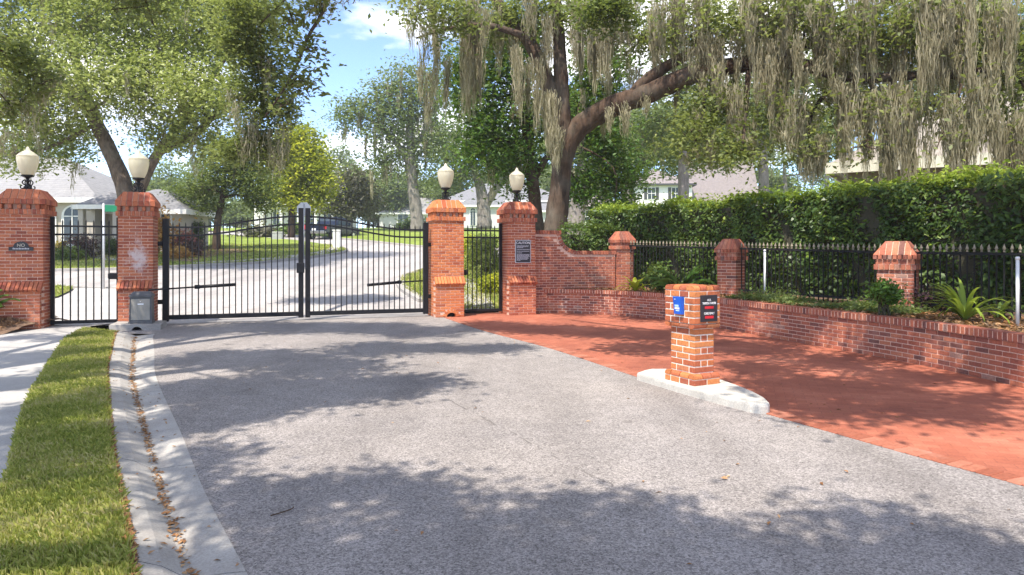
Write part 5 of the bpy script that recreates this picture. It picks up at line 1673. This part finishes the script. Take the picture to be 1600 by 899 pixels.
# the dark mossy oak on the right, its long limb reaching over the hedge
YB = 23.0
base = P(868, 405, YB)
t1 = stem([(864, 412, .50), (867, 370, .41), (872, 320, .36), (877, 270, .34), (877, 225, .36), (878, 170, .27), (876, 110, .24), (872, 50, .21), (866, -20, .20), (860, -90, .14)], YB)
lC = stem([(876, 262, .34), (892, 215, .36), (925, 184, .36), (965, 163, .35, 22.5), (1005, 150, .33, 22), (1055, 128, .30, 21.3), (1105, 110, .28, 20.6), (1170, 101, .22, 20), (1250, 101, .18, 19.3), (1330, 122, .15, 18.6), (1410, 119, .12, 18), (1490, 115, .09, 17.5), (1600, 98, .06, 17)], YB)
lF = stem([(985, 155, .24, 22.2), (1015, 122, .20, 22), (1075, 85, .15, 21.6), (1150, 50, .11, 21), (1230, 20, .06, 20.5)], YB)
lU = stem([(1120, 107, .18, 20.5), (1200, 88, .17, 20), (1270, 66, .16, 19.4), (1330, 38, .15, 19), (1390, 2, .12, 18.5), (1440, -40, .07, 18)], YB)
lV = stem([(1270, 66, .12, 19.4), (1360, 58, .10, 19), (1450, 68, .07, 18.5), (1540, 60, .04, 18)], YB)
lL = stem([(872, 215, .28), (858, 140, .26), (832, 75, .22), (790, 22, .19), (752, -35, .13)], YB)
lM = stem([(815, 55, .12), (760, 40, .09), (700, 45, .06), (650, 60, .03)], YB - 1)
bl = [blob(760, 40, 55, 40, YB), blob(700, 30, 45, 30, YB - 2), blob(655, 15, 40, 25, YB - 3), blob(840, 20, 55, 35, YB), blob(930, 30, 55, 40, YB), blob(1000, 60, 50, 35, YB), blob(1080, 40, 60, 40, 21), blob(1160, 30, 60, 40, 20),
      blob(1250, 30, 60, 40, 19), blob(1340, 60, 60, 45, 18.5), blob(1430, 40, 65, 50, 18), blob(1520, 60, 65, 55, 17.5), blob(1590, 90, 60, 70, 17), blob(1120, 165, 50, 38, 20.5), blob(1090, 220, 38, 40, 20), blob(1160, 235, 36, 30, 19.5),
      blob(1215, 180, 44, 36, 19.3), blob(1265, 235, 38, 26, 19), blob(1320, 165, 50, 34, 18.6, w=.8), blob(1390, 170, 46, 30, 18, w=.6), blob(1460, 165, 46, 30, 17.5, w=.6), blob(1540, 160, 46, 36, 17, w=.6), blob(1600, 200, 36, 40, 16.6, w=.6), blob(1350, 228, 24, 18, 18, w=.6), blob(1470, 215, 30, 20, 17, w=.5)]
rr = np.random.default_rng(5)
mt = []
for i in range(190):
    px = rr.uniform(905, 1620); yy = np.interp(px, [900, 1000, 1200, 1600], [YB, 22, 19.6, 16.6]) + rr.normal() * 1.0
    top_ = rr.choice([rr.uniform(-60, 60), np.interp(px, [900, 1000, 1100, 1250, 1330, 1600], [185, 150, 110, 101, 122, 100]), rr.uniform(60, 190)], p=[.50, .22, .28])
    p = P(px, top_, yy + .5); mt.append(((p.x, p.y, p.z), rr.uniform(.5, 2.3) if top_ < 60 else rr.uniform(.35, 1.35)))
for px, py, l in ((1395, 130, 3.3), (1412, 150, 3.1), (1386, 170, 2.6), (1478, 150, 2.4), (1490, 170, 2.2), (1575, 190, 2.4), (1582, 170, 2.6), (1210, 90, 2.7), (1200, 60, 2.6), (1285, 210, 1.3), (1270, 230, 1.2), (1315, 130, 2.5), (1145, 130, 1.8), (1120, 60, 2.2), (930, 30, 2.6), (908, 0, 2.8), (866, 200, 1.6), (740, 20, 3.6), (735, -10, 3.2), (855, 140, 2.5), (1360, 140, 2.6), (1540, 120, 2.6), (1250, 150, 2.2), (1060, -20, 2.6), (1100, -10, 2.9), (1170, -20, 2.8), (1230, -30, 3.0), (1290, -10, 2.8), (1345, -20, 2.9), (1430, -10, 3.2), (1500, -20, 3.0), (1560, 0, 3.1), (1020, 10, 2.0), (970, -10, 2.4)):
    p = P(px, py, 22.2 if px < 1000 else np.interp(px, [1000, 1200, 1600], [21.5, 19.2, 16.2]))
    for q in range(4): mt.append(((p.x + rr.normal() * .15, p.y + rr.normal() * .2, p.z), l * rr.uniform(.7, 1.05)))
for i in range(30):
    px, py = rr.uniform(640, 860), rr.uniform(-30, 110); p = P(px, py, YB - rr.uniform(0, 2)); mt.append(((p.x, p.y, p.z), rr.uniform(.7, 2.6)))
tree('live_oak', 'dark spreading oak hung with grey moss, long limb over the hedge', 'tree', (base.x, base.y, zg(YB)), [t1, lC, lF, lU, lV, lL, lM], bl, 29000, .16, M['oak_mid'], M['bark'], 30, per=22, rc=.33,
     moss_tops=mt, moss=60, moss_len=(.4, 1.2), twigs=7, sides=14, mw=.012, moss_dense=(70, 120))

# backdrop trees, each its own
far_specs = [(285, 320, 34, 34, 100), (325, 300, 36, 40, 110), (405, 310, 30, 36, 112), (515, 270, 34, 40, 120), (575, 290, 34, 36, 125), (610, 310, 28, 26, 118), (500, 315, 28, 26, 128), (700, 300, 40, 30, 120), (830, 300, 40, 34, 118), (870, 290, 40, 34, 112),
             (930, 300, 36, 32, 108), (1075, 230, 50, 40, 120), (1150, 225, 48, 40, 118), (1225, 240, 46, 40, 100), (1290, 215, 46, 45, 90), (245, 300, 34, 34, 95), (20, 250, 70, 60, 70), (-60, 240, 60, 60, 66), (1010, 225, 40, 40, 122), (450, 330, 26, 22, 125), (780, 290, 34, 30, 122), (655, 300, 30, 26, 126), (268, 332, 26, 18, 104), (372, 334, 26, 18, 122), (428, 332, 26, 18, 119), (590, 332, 24, 18, 132), (690, 330, 26, 16, 134), (1205, 290, 34, 24, 112)]
where = ['above the wing of the beige house', 'behind the small lawn tree', 'right of the small lawn tree', 'left of the mossy centre oak, above the grey tree', 'between the grey tree and the mossy centre oak', 'over the low pale house roof', 'behind the bright yellow-green tree', 'above the ridge of the low pale house', 'behind the caution-sign lamp', 'behind the slim broad-leaved trunk',
         'behind the dark oak trunk', 'left of centre behind the white two-storey house', 'behind the ridge of the white two-storey house', 'right of the white two-storey house', 'far behind the hedge and hanging moss', 'close to the wing of the beige house', 'behind the beige house roof at far left', 'at the extreme left behind the beige house', 'behind the hazy oak crown', 'behind the far porch columns', 'behind the forked oak crown', 'right behind the mossy centre oak trunk', 'low between the beige house wing and the small lawn tree', 'low just right of the small lawn tree trunk', 'low beneath the left edge of the bright yellow-green tree', 'low beside the left eave of the low pale house', 'low behind the roof of the low pale house', 'low behind the gable end of the white two-storey house']
for i, ((px, py, rx, ry, Y), wh) in enumerate(zip(far_specs, where)):
    rg_ = np.random.default_rng(100 + i)
    b0 = zg(Y)
    yb = HY - (b0 - CAMZ) / Y * FPX
    bl = [blob(px + rg_.normal() * rx * .5, py + rg_.normal() * ry * .4, rx * rg_.uniform(.45, .7), ry * rg_.uniform(.4, .6), Y + rg_.normal() * 2) for _ in range(6)]
    lx = min(Y, 120) / 100
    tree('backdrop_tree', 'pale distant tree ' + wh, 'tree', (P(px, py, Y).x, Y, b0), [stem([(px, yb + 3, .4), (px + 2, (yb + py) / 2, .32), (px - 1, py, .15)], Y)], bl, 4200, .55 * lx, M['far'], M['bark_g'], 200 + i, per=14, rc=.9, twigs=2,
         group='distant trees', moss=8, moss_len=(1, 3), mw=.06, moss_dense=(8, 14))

# ------------------------------------------------------------------ garden plants beyond the gate
def ground_at(px, py, up=.1):
    p = g(px, py); return (p[0], p[1], zg(p[1]) + up)
def bush_px(name, label, px, py, rx, ry, n, leaf, mat, seed, up=.1, cat='shrub', group=None, **kw):
    b0 = ground_at(px, py, up); Yb = b0[1]; s = Yb / FPX
    bl = [(b0[0] + dx * rx * s, b0[1] + dy * rx * s * .6, b0[2] + ry * s * (.95 + dz), rx * s * .7, rx * s * .6, ry * s * .8, 1) for dx, dy, dz in ((0, 0, .1), (-.4, .2, -.15), (.4, -.2, -.1), (0, -.3, -.3))]
    return bush(name, label, cat, b0, bl, n, leaf, M[mat], seed, group, **kw)
bush_px('purple_shrub', 'dark purple-leaved shrub in front of the arched window', 126, 406, 17, 19, 2000, .16, 'purple', 41, rc=.25)
bush_px('yellow_shrub', 'small yellow-flowered shrub left of the purple shrub', 97, 402, 10, 12, 700, .13, 'yellow', 42, rc=.16)
bush_px('green_shrub', 'low dark green shrub behind the left end of the pedestrian gate', 105, 410, 20, 11, 1800, .12, 'hedge', 43, rc=.2)
bush_px('green_shrub', 'round green shrub at the corner of the porch behind the street sign', 176, 402, 14, 14, 1500, .12, 'hedge', 44, rc=.2)
bush_px('orange_flower_tree', 'orange-flowered shrub behind the stained pillar lamp', 240, 404, 26, 45, 1500, .22, 'orange', 45, rc=.3)
bush_px('pink_shrub', 'tall pink-red leaved shrub behind the left gate leaf', 286, 402, 14, 21, 2000, .18, 'pink', 46, rc=.2)
bush_px('orange_shrub', 'low orange-leaved shrub at the foot of the pink shrub', 281, 407, 14, 9, 1000, .14, 'orange', 47, rc=.16)
bush_px('purple_shrub', 'dusky purple shrub right of the pink shrub', 300, 404, 12, 14, 1000, .16, 'purple', 48, rc=.2)
b0 = ground_at(302, 392); s = b0[1] / FPX
hedge('clipped_box_hedge', 'small dark square-clipped hedge block behind the pink shrub', [(b0[0] - .55, b0[1]), (b0[0], b0[1]), (b0[0] + .55, b0[1])], .9, 1.35, 5000, .10, (M['hedge'], M['hedge']), 49, b0[2] - .02)
sheet('flower_bed', gx([(262, 411), (300, 412.5), (335, 403), (395, 396), (372, 391.5), (330, 391), (300, 399), (262, 402)]), .112, M['mulch'])
G_ = empty('garden_post', ground_at(113, 407), 0, 'short white post by the garden path behind the pedestrian gate', 'post')
G().bev(-.14, .14, -.14, .14, 0, .62, .01).obj('shaft', M['trim'], G_); G().bev(-.19, .19, -.19, .19, .62, .70, .02).obj('cap', M['trim'], G_)
for i, (px, py, rx, ry, lb) in enumerate(((585, 357, 12, 9, 'light green shrub at the left corner of the low pale house'), (620, 357, 16, 5, 'low shrub row under the window of the low pale house'), (640, 360, 14, 6, 'low dark shrub at the foot of the mossy centre oak'), (683, 360, 16, 6, 'low shrub row right of the mossy centre oak'), (404, 372, 16, 6, 'low brown shrub beside the far street'), (455, 367, 14, 6, 'clipped low bush left of the parked truck'))):
    bush_px('distant_shrub', lb, px, py, rx, ry, 700, .4, ['oak_light', 'dull', 'hedge', 'dull', 'dull', 'hedge'][i], 60 + i, rc=.5, group='distant garden shrubs')
for i, (px, py, rx, ry, mat, lb) in enumerate(((757, 446, 30, 44, 'oak_light', 'loose olive shrub behind the right pedestrian gate'), (735, 425, 14, 30, 'lime', 'yellow-green shrub beside the orange pillar, behind the pedestrian gate'), (770, 462, 20, 14, 'lime', 'low bright lime shrub at the foot of the olive shrub'), (748, 420, 26, 26, 'dull', 'straggly brown shrub behind the olive shrub'))):
    bush_px('garden_shrub', lb, px, py, rx, ry, 5200, .095, mat, 70 + i, rc=.10, group='shrubs behind the right gate')

# ------------------------------------------------------------------ plants in the raised bed
def bedp(px, Y): return ((px - CX) / FPX * Y, Y, BED_Z)
arching_plant('feather_palm', 'feathery small palm behind the keypad pillar, in front of the fence', 'palm', bedp(1062, 16.3), 22, 1.05, .17, M['gum'], 81, 1.0, True)
arching_plant('broad_leaf_plant', 'yellow-green broad-leaved plant at the foot of the screen wall pillar', 'plant', bedp(992, 17.3), 16, .62, .12, M['lime'], 82, 1.0)
arching_plant('strap_leaf_plant', 'large strap-leaved variegated plant near the right edge of the bed', 'plant', bedp(1508, 9.9), 52, .78, .06, M['hedge_bright'], 83, 1.05)
arching_plant('strap_leaf_plant', 'smaller strap-leaved plant behind the large strap-leaved one', 'plant', bedp(1560, 10.3), 12, .55, .06, M['hedge'], 84, .9)
bb = bedp(1384, 10.6)
bush('small_shrub', 'small round leafy shrub with bare stem in front of the nearest low pillar', 'shrub', bb, [(bb[0], bb[1], bb[2] + .36, .22, .22, .16, 1), (bb[0] - .08, bb[1], bb[2] + .45, .15, .15, .1, 1), (bb[0] + .1, bb[1], bb[2] + .30, .12, .14, .12, 1)], 900, .085, M['gum'], 85, stems=2, rc=.06)
bb = bedp(1450, 11.6)
bush('dark_shrub', 'dusky low shrub right of the nearest low pillar', 'shrub', bb, [(bb[0], bb[1], bb[2] + .22, .30, .25, .2, 1), (bb[0] + .3, bb[1], bb[2] + .2, .25, .2, .18, 1)], 1500, .07, M['purple'], 86, rc=.07)
bb = bedp(1030, 17.5)
bush('bed_shrub', 'green shrub against the fence left of the feathery palm', 'shrub', bb, [(bb[0], bb[1], bb[2] + .4, .28, .25, .35, 1)], 700, .10, M['hedge'], 87, rc=.1)
for i, (px, Y, n, lb) in enumerate(((1255, 13.2, 4200, 'trailing grey-green ground cover below the middle fence'),)):
    rng = np.random.default_rng(90)
    gc = empty('ground_cover', bedp(px, Y), 0, lb, 'ground cover')
    s = rng.uniform(5.3, 9.6, 5200)
    pts = []
    for q in s:
        p, a = at_s(q); o = -rng.uniform(.34, 1.35)
        pts.append((p[0] + math.sin(a) * o, p[1] - math.cos(a) * o, BED_Z + abs(rng.normal()) * .05 * (1 + .8 * math.sin(q * 2.3)) + .01))
    leaf_obj('foliage', np.array(pts), .075, M['oak'], gc, rng, gc.location[:], aspect=.45, up=.6)
arching_plant('fern', 'small drooping fern at the left edge by the plaque pillar', 'fern', (-10.45, 13.55, .35), 16, .75, .10, M['gum'], 91, 1.0, True)

# mound of pine straw by the left pillar
v, f = [], []
nx, ny = 34, 26
for j in range(ny):
    for i in range(nx):
        x = -13.2 + 3.45 * i / (nx - 1); y = 12.4 + 2.7 * j / (ny - 1)
        dx, dy = (x + 11.4) / 1.7, (y - 14.3) / 1.25
        h = .55 * math.exp(-(dx * dx + dy * dy) * 1.1) - .02 + random.uniform(-.012, .012)
        v.append((x, y, h if h > .0 else -.01))
for j in range(ny - 1):
    for i in range(nx - 1): f.append((j * nx + i, j * nx + i + 1, (j + 1) * nx + i + 1, (j + 1) * nx + i))
tag(G().add(v, f).obj('straw_mound', M['mulch'], None, True), 'brown pine-straw mound at the foot of the plaque pillar', 'mulch', kind='structure')

# ------------------------------------------------------------------ loose stuff on the ground
def scatter(name, label, pts, size, mat, seed, aspect=.45, up=2.5, cat='leaf litter'):
    rng = np.random.default_rng(seed)
    v, q = leaf_arrays(np.array(pts), size, rng, up=up, aspect=aspect)
    o = bpy.data.objects.new(name, fast_mesh(name, v, q, mat)); link(o)
    return tag(o, label, cat, kind='stuff')
rng = np.random.default_rng(33)
pts = []
for i in range(1200):
    y = 3.0 + 10.2 * rng.random() ** 1.0
    a = cut(GUT_OUT, [y])[0]; b = cut(GUT_IN, [y])[0]
    t = .51 + rng.normal() * .035
    if rng.random() < .10: t = rng.uniform(.03, .95)
    zz = np.interp(t, [0, .04, .25, .47, .55, .8, 1], [.045, .055, .03, -.03, -.03, -.006, .004])
    p = a + (b - a) * t; pts.append((p[0], p[1], zz + .007))
scatter('fallen_leaves', 'line of dry brown leaves in the gutter channel', pts, .036, M['litter'], 34)
pts = []
for i in range(2400):
    y = 3.0 + 10.4 * rng.random(); a = cut(GUT_OUT, [y])[0]
    pts.append((a[0] - abs(rng.normal()) * .025 + .02, a[1], .058 + rng.random() * .01))
scatter('edge_litter', 'brown dry thatch along the grass edge of the gutter', pts, .04, M['litter'], 35)
pts = [(rng.uniform(-5, 3.2), rng.uniform(3.4, 14), .006) for _ in range(90)] + [(rng.uniform(2.2, 5.6), rng.uniform(6, 16), .011) for _ in range(110)]
pts = [p for p in pts if not (p[0] < -1.0 - (p[1] - 3) * .55 or (p[1] < 9.2 and 1.4 < p[0] < 2.9 and p[1] > 6.5) or p[0] > np.interp(p[1], [8, 9.7, 13, 15, 17.4], [5.9, 5.7, 4.75, 4.1, 2.6]))]
scatter('scattered_leaves', 'few dry leaves scattered over the driveway and apron', pts, .04, M['litter'], 36)
pts = []
for i in range(9000):
    s = rng.uniform(.3, LW); p, a = at_s(s); o = -rng.uniform(.20, 1.9)
    pts.append((p[0] + math.sin(a) * o, p[1] - math.cos(a) * o, BED_Z + .008 + rng.random() * .03))
scatter('bed_litter', 'dry leaf mulch over the raised bed', pts, .085, M['litter'], 37, aspect=.35, up=1.2)
pts = []
for i in range(6000):
    x, y = rng.uniform(-13, -9.9), rng.uniform(12.6, 15)
    dx, dy = (x + 11.4) / 1.7, (y - 14.3) / 1.25
    h = .55 * math.exp(-(dx * dx + dy * dy) * 1.1) - .02
    if h > .02: pts.append((x, y, h + .015))
scatter('pine_straw', 'loose pine straw lying on the mound', pts, .13, M['litter'], 38, aspect=.10, up=1.0)
for i, (px, py, lb) in enumerate(((1132, 750, 'single reddish dry leaf on the sunlit asphalt'), (1322, 739, 'single tan dry leaf on the sunlit asphalt'))):
    p = g(px, py)
    scatter('dry_leaf', lb, [(p[0], p[1], .012)], .055, M['litter'], 300 + i, aspect=.7, up=3, cat='leaf')
rs = np.random.default_rng(77)
sm = spline([(*g(470, 505), 0), (*g(575, 560), 0), (*g(690, 620), 0), (*g(790, 672), 0), (*g(905, 733), 0), (*g(960, 760), 0)], 14)
v, f = [], []
for i in range(len(sm) - 1):
    if rs.random() < .35: continue
    a, b = sm[i], sm[i + 1]; d = (b - a) / np.linalg.norm(b - a); nn = np.array((-d[1], d[0], 0)); q = rs.uniform(.003, .008); j = nn * rs.normal() * .012
    k = len(v); v += [tuple(a + nn * q + j + (0, 0, .003)), tuple(a - nn * q + j + (0, 0, .003)), tuple(b - nn * q * .8 + j + (0, 0, .003)), tuple(b + nn * q * .8 + j + (0, 0, .003))]; f.append((k, k + 1, k + 2, k + 3))
tag(G().add(v, f).obj('paving_seam', mat_plain('seam_tar', (.17, .15, .14), .95)), kind='structure')
p = g(445, 803)
tw_ = empty('twig', (p[0], p[1], .008), 0, 'small bent twig lying on the shaded asphalt', 'twig')
G().tube(spline([(-.07, -.05, 0), (-.02, -.02, .006), (.03, .03, .01), (.035, .06, .012)], 4), .004, 6).obj('stick', M['bark'], tw_)

# grass on the verge and on the nearer lawns
def inside(poly, x, y):
    c = np.zeros(len(x), bool); n = len(poly)
    for i in range(n):
        x0, y0 = poly[i]; x1, y1 = poly[(i + 1) % n]
        if y0 == y1: continue
        m = ((y0 > y) != (y1 > y)) & (x < (x1 - x0) * (y - y0) / (y1 - y0) + x0)
        c ^= m
    return c
def grass(name, label, poly, dens, h, w, off, ymax, seed, near=False):
    rng = np.random.default_rng(seed)
    A_ = np.array(poly); lo, hi = A_.min(0), A_.max(0); lo = np.maximum(lo, (-45, 2.6)); hi = np.minimum(hi, (30, ymax))
    n = int((hi[0] - lo[0]) * (hi[1] - lo[1]) * dens)
    x, y = rng.uniform(lo[0], hi[0], n), rng.uniform(lo[1], hi[1], n)
    k = inside(poly, x, y)
    if near:
        k &= rng.random(n) < np.clip(5.5 / np.maximum(y, 1), .22, 1)
    x, y = x[k], y[k]; n = len(x)
    z = np.array([zg(q) for q in y]) + off
    az = rng.uniform(0, 6.283, n); le = rng.uniform(.05, .75, n)
    hh = h * rng.uniform(.5, 1.3, n) * (1 + .25 * np.sin(x * 3 + y * 2))
    ww = w * rng.uniform(.6, 1.3, n) * (1 if not near else np.clip(y / 5.0, .9, 2.2))
    c, s = np.cos(az), np.sin(az)
    b0 = np.stack([x - s * ww, y + c * ww, z], 1); b1 = np.stack([x + s * ww, y - c * ww, z], 1)
    m0 = np.stack([x + c * hh * le * .35 + s * ww * .7, y + s * hh * le * .35 - c * ww * .7, z + hh * .6], 1)
    tp = np.stack([x + c * hh * le, y + s * hh * le, z + hh * (1 - .35 * le)], 1)
    v = np.stack([b0, b1, m0, tp], 1).reshape(-1, 3)
    q = np.arange(4 * n).reshape(n, 4)
    o = bpy.data.objects.new(name, fast_mesh(name, v, q, M['blade'])); link(o)
    return tag(o, label, 'grass', kind='stuff')
grass('verge_grass', 'patchy green grass on the strip between gutter and pavement', verge_poly, 9000, .055, .0042, .034, 14, 51, True)
grass('lawn_grass', 'mown grass on the front lawn of the beige house', lawnA, 60, .08, .03, .10, 44, 52)
grass('lawn_grass', 'mown grass on the corner lawn behind the right gate leaf', lawnC, 350, .07, .014, .09, 30, 53)
grass('lawn_grass', 'small patch of mown grass behind the left pedestrian gate', lawnD, 300, .07, .014, .05, 30, 54)

# ------------------------------------------------------------------ oaks that stand beside the viewpoint and shade the drive
TE = 1 / math.tan(SUN_EL)
def shade(px, py, H, r, w=1.0, rz=.5):
    """a cluster of foliage at height H whose shadow falls on that bit of the ground"""
    x, y = g(px, py) if py > 400 else (px, py)
    return (x + SUN_H[0] * H * TE, y + SUN_H[1] * H * TE, H, r, r, rz, w)
sa = []
for px, py, r in ((285, 520, 1.0), (380, 512, 1.2), (480, 512, 1.2), (580, 512, 1.1), (330, 560, .95), (420, 560, .95), (500, 575, .95), (590, 545, .9), (300, 610, .8), (380, 610, .75), (470, 615, .7), (560, 610, .75), (630, 600, .65), (290, 660, .5), (345, 645, .55),
                  (690, 545, .5), (420, 635, .4), (770, 545, .55), (660, 520, .9), (120, 640, .6), (90, 720, .45), (60, 560, .7), (130, 580, .5), (20, 600, .4), (110, 530, .4), (30, 530, .35), (60, 650, .4), (20, 690, .3)):
    sa.append(shade(px, py, random.uniform(7.2, 8.8), r, w=.72))
sb = []
for px, py, r in ((380, 790, .33), (470, 780, .36), (550, 762, .28), (650, 770, .33), (700, 800, .28), (420, 850, .36), (510, 860, .32), (630, 845, .30), (720, 855, .32), (820, 860, .3), (880, 800, .25), (960, 815, .28), (1010, 800, .2), (920, 870, .3), (1020, 870, .3), (1120, 850, .28), (1200, 880, .3), (1300, 870, .28),
                  (1350, 820, .22), (1440, 825, .25), (1520, 850, .28), (1580, 880, .3), (1400, 880, .3), (300, 760, .35), (340, 715, .35), (120, 690, .35), (90, 760, .25), (1480, 890, .25), (800, 900, .35), (600, 910, .4), (400, 920, .4), (1000, 930, .4), (1250, 930, .4)):
    sb.append(shade(px, py, random.uniform(7.0, 8.2), r * 1.05, w=.45, rz=.35))
sc_ = []
for px, py, r in ((760, 510, 1.0), (850, 515, 1.0), (940, 520, .95), (1000, 545, .7), (1180, 575, .62), (1240, 600, .58), (1310, 610, .6), (1390, 620, .55), (1450, 640, .42), (1330, 645, .38), (1180, 545, .7), (1290, 565, .6), (1400, 590, .5), (1110, 540, .8), (1040, 525, .9), (1500, 650, .3), (1230, 625, .35), (1540, 625, .3), (1280, 640, .28)):
    sc_.append(shade(px, py, random.uniform(7.2, 8.8), r))
# foliage that shades the walls and the hedge front
for x, y, z, r in ((5.2, 12.2, .4, .8), (5.7, 10.2, .4, .55), (6.0, 8.6, .3, .4), (4.6, 14.3, .4, .9), (3.4, 16.6, .4, 1.0), (1.7, 18.0, .8, 1.0), (.2, 18.0, 1.2, .55), (6.2, 13.3, 1.2, .8), (7.3, 11.0, 1.3, .7), (5.0, 16.0, 1.3, .6), (7.6, 14.6, 1.8, 1.0), (8.8, 11.6, 1.8, 1.0), (6.0, 17.6, 1.8, 1.0), (9.6, 9.0, 1.8, .9), (4.2, 20.2, 1.8, 1.0)):
    H = random.uniform(7.6, 9.0); k = H - z
    sc_.append((x + SUN_H[0] * k * TE, y + SUN_H[1] * k * TE, H, r, r, .5, .9))
for x, y, z, r in ((-8.2, 14.7, 1.9, .6), (-10.2, 14.2, 1.9, .8), (-10.8, 13.5, .8, .5)):
    H = 8.2; k = H - z
    sa.append((x + SUN_H[0] * k * TE, y + SUN_H[1] * k * TE, H, r, r, .5, .9))
# sprays that hang into the top of the view
for q in ((375, 75, 42, 40, 17.5), (425, 110, 40, 40, 18), (440, 60, 30, 30, 17.5), (395, 150, 40, 36, 18), (435, 175, 34, 36, 18), (400, 215, 38, 34, 18.5), (360, 240, 36, 26, 18.5), (428, 250, 34, 30, 18.5), (385, 20, 45, 35, 17)): sa.append(blob(*q, w=.5))
def spray(px, py, rx, ry, Y, w=1): sa.append(blob(px, py, rx, ry, Y, w=w))
for q in ((500, 8, 34, 22, 11.5), (460, 40, 30, 22, 11.5), (485, 80, 24, 28, 11.5), (465, 120, 24, 26, 11.5), (440, 165, 20, 22, 11.6), (425, 20, 22, 20, 11.5)): spray(*q, w=.30)
for q in ((30, 90, 40, 35, 12), (55, 130, 34, 30, 12), (20, 170, 26, 30, 12), (230, 10, 46, 22, 12)): spray(*q, w=.5)
l0 = [(-11.2, 1.6, -.1, .62), (-11.1, 1.7, 1.5, .5), (-10.8, 2.0, 3.5, .45), (-10.2, 2.5, 5.4, .40), (-9.0, 3.4, 7.0, .3), (-7.5, 4.6, 7.9, .2), (-5.6, 6.2, 8.3, .13), (-3.6, 8.0, 8.3, .07)]
l1 = [(-10.2, 2.5, 5.4, .3), (-9.6, 4.6, 6.9, .24), (-8.4, 7.5, 7.6, .17), (-6.6, 10.3, 7.4, .11), (-4.6, 11.6, 6.6, .05)]
l2 = [(-10.8, 2.0, 3.8, .3), (-8.6, .6, 6.2, .24), (-6.0, -.2, 7.3, .18), (-3.2, -.3, 7.7, .12), (-.4, -.4, 7.6, .07), (2.4, -.2, 7.5, .03)]
l3 = [(-9.6, 4.6, 6.9, .14), (-9.9, 8.0, 6.6, .10), (-9.6, 10.8, 5.8, .05), (-8.6, 12.0, 4.9, .02)]
l4 = [(-8.4, 7.5, 7.6, .14), (-8.2, 11, 8.9, .11), (-7.6, 15, 9.6, .08), (-6.9, 17.6, 8.8, .055), (-6.7, 18.3, 7.0, .04), (-6.8, 18.4, 5.0, .02)]
sprig2 = [(-6.6, 10.3, 7.4, .06), (-6.6, 11.4, 6.6, .04), (-6.4, 12.0, 5.95, .02)]
sprig = [(-4.6, 11.6, 6.6, .05), (-3.2, 11.5, 5.95, .035), (-3.45, 11.5, 5.2, .028), (-3.75, 11.5, 4.5, .02), (-4.2, 11.6, 3.9, .01)]
msa = []
for px, py, Y, l in ((440, 180, 18, 1.6), (420, 200, 18, 1.5), (400, 170, 18, 1.7), (450, 140, 18, 1.3), (380, 200, 18, 1.2), (435, 220, 18, 1.2), (365, 140, 17.5, 1.2), (410, 90, 17.5, 1.3), (490, -5, 11.5, .55), (516, -10, 11.5, .45), (20, 120, 12, 1.1), (40, 150, 12, 1.0), (10, 200, 12, .8), (60, 110, 12, .8), (553, -25, 11, .4), (536, -30, 11, .45)):
    p = P(px, py, Y)
    for q in range(3): msa.append(((p.x + rr.normal() * .07, p.y + rr.normal() * .1, p.z), l * rr.uniform(.7, 1)))
tree('shade_oak', 'overhanging oak beside the pavement whose sprays hang into the top left', 'tree', (-11.2, 1.6, 0), [l0, l1, l2, l3, l4, sprig, sprig2], sa + sb, 86000, .125, M['oak_mid'], M['bark'], 61, per=18, rc=.17, moss_tops=msa, twigs=4, mw=.012, up=.8, shell=1.0, thin=.35)
m0 = [(8.9, 3.4, BED_Z - .1, .55), (8.7, 3.5, 2.5, .46), (8.2, 3.8, 4.8, .40), (7.0, 4.6, 6.8, .3), (5.2, 6.0, 7.9, .2), (3.0, 7.8, 8.3, .14), (.6, 9.8, 8.4, .08), (-1.0, 12.0, 8.3, .04)]
m1 = [(8.2, 3.8, 4.8, .22), (8.0, 5.8, 6.8, .14), (6.6, 8.6, 8.0, .09), (4.6, 12.0, 8.4, .05)]
tree('shade_oak', 'overhanging oak in the raised bed beyond the right edge', 'tree', (8.9, 3.4, BED_Z), [m0, m1], sc_, 44000, .14, M['oak'], M['bark'], 62, per=18, rc=.22, twigs=4, up=.8, shell=1.0, thin=.35)

# ------------------------------------------------------------------ summer haze
hz = G().box(-240, 240, -75, 280, -3, 34).obj('haze', None)
hm = bpy.data.materials.new('haze'); hm.use_nodes = True
hn_ = hm.node_tree.nodes; hn_.clear()
ho = hn_.new('ShaderNodeOutputMaterial'); hv = hn_.new('ShaderNodeVolumePrincipled')
hv.inputs['Color'].default_value = (.92, .95, 1.0, 1); hv.inputs['Density'].default_value = .0006; hv.inputs['Anisotropy'].default_value = .3
hm.node_tree.links.new(hv.outputs['Volume'], ho.inputs['Volume'])
hz.data.materials.append(hm)
tag(hz, 'pale summer haze over the whole street', 'haze', kind='stuff')
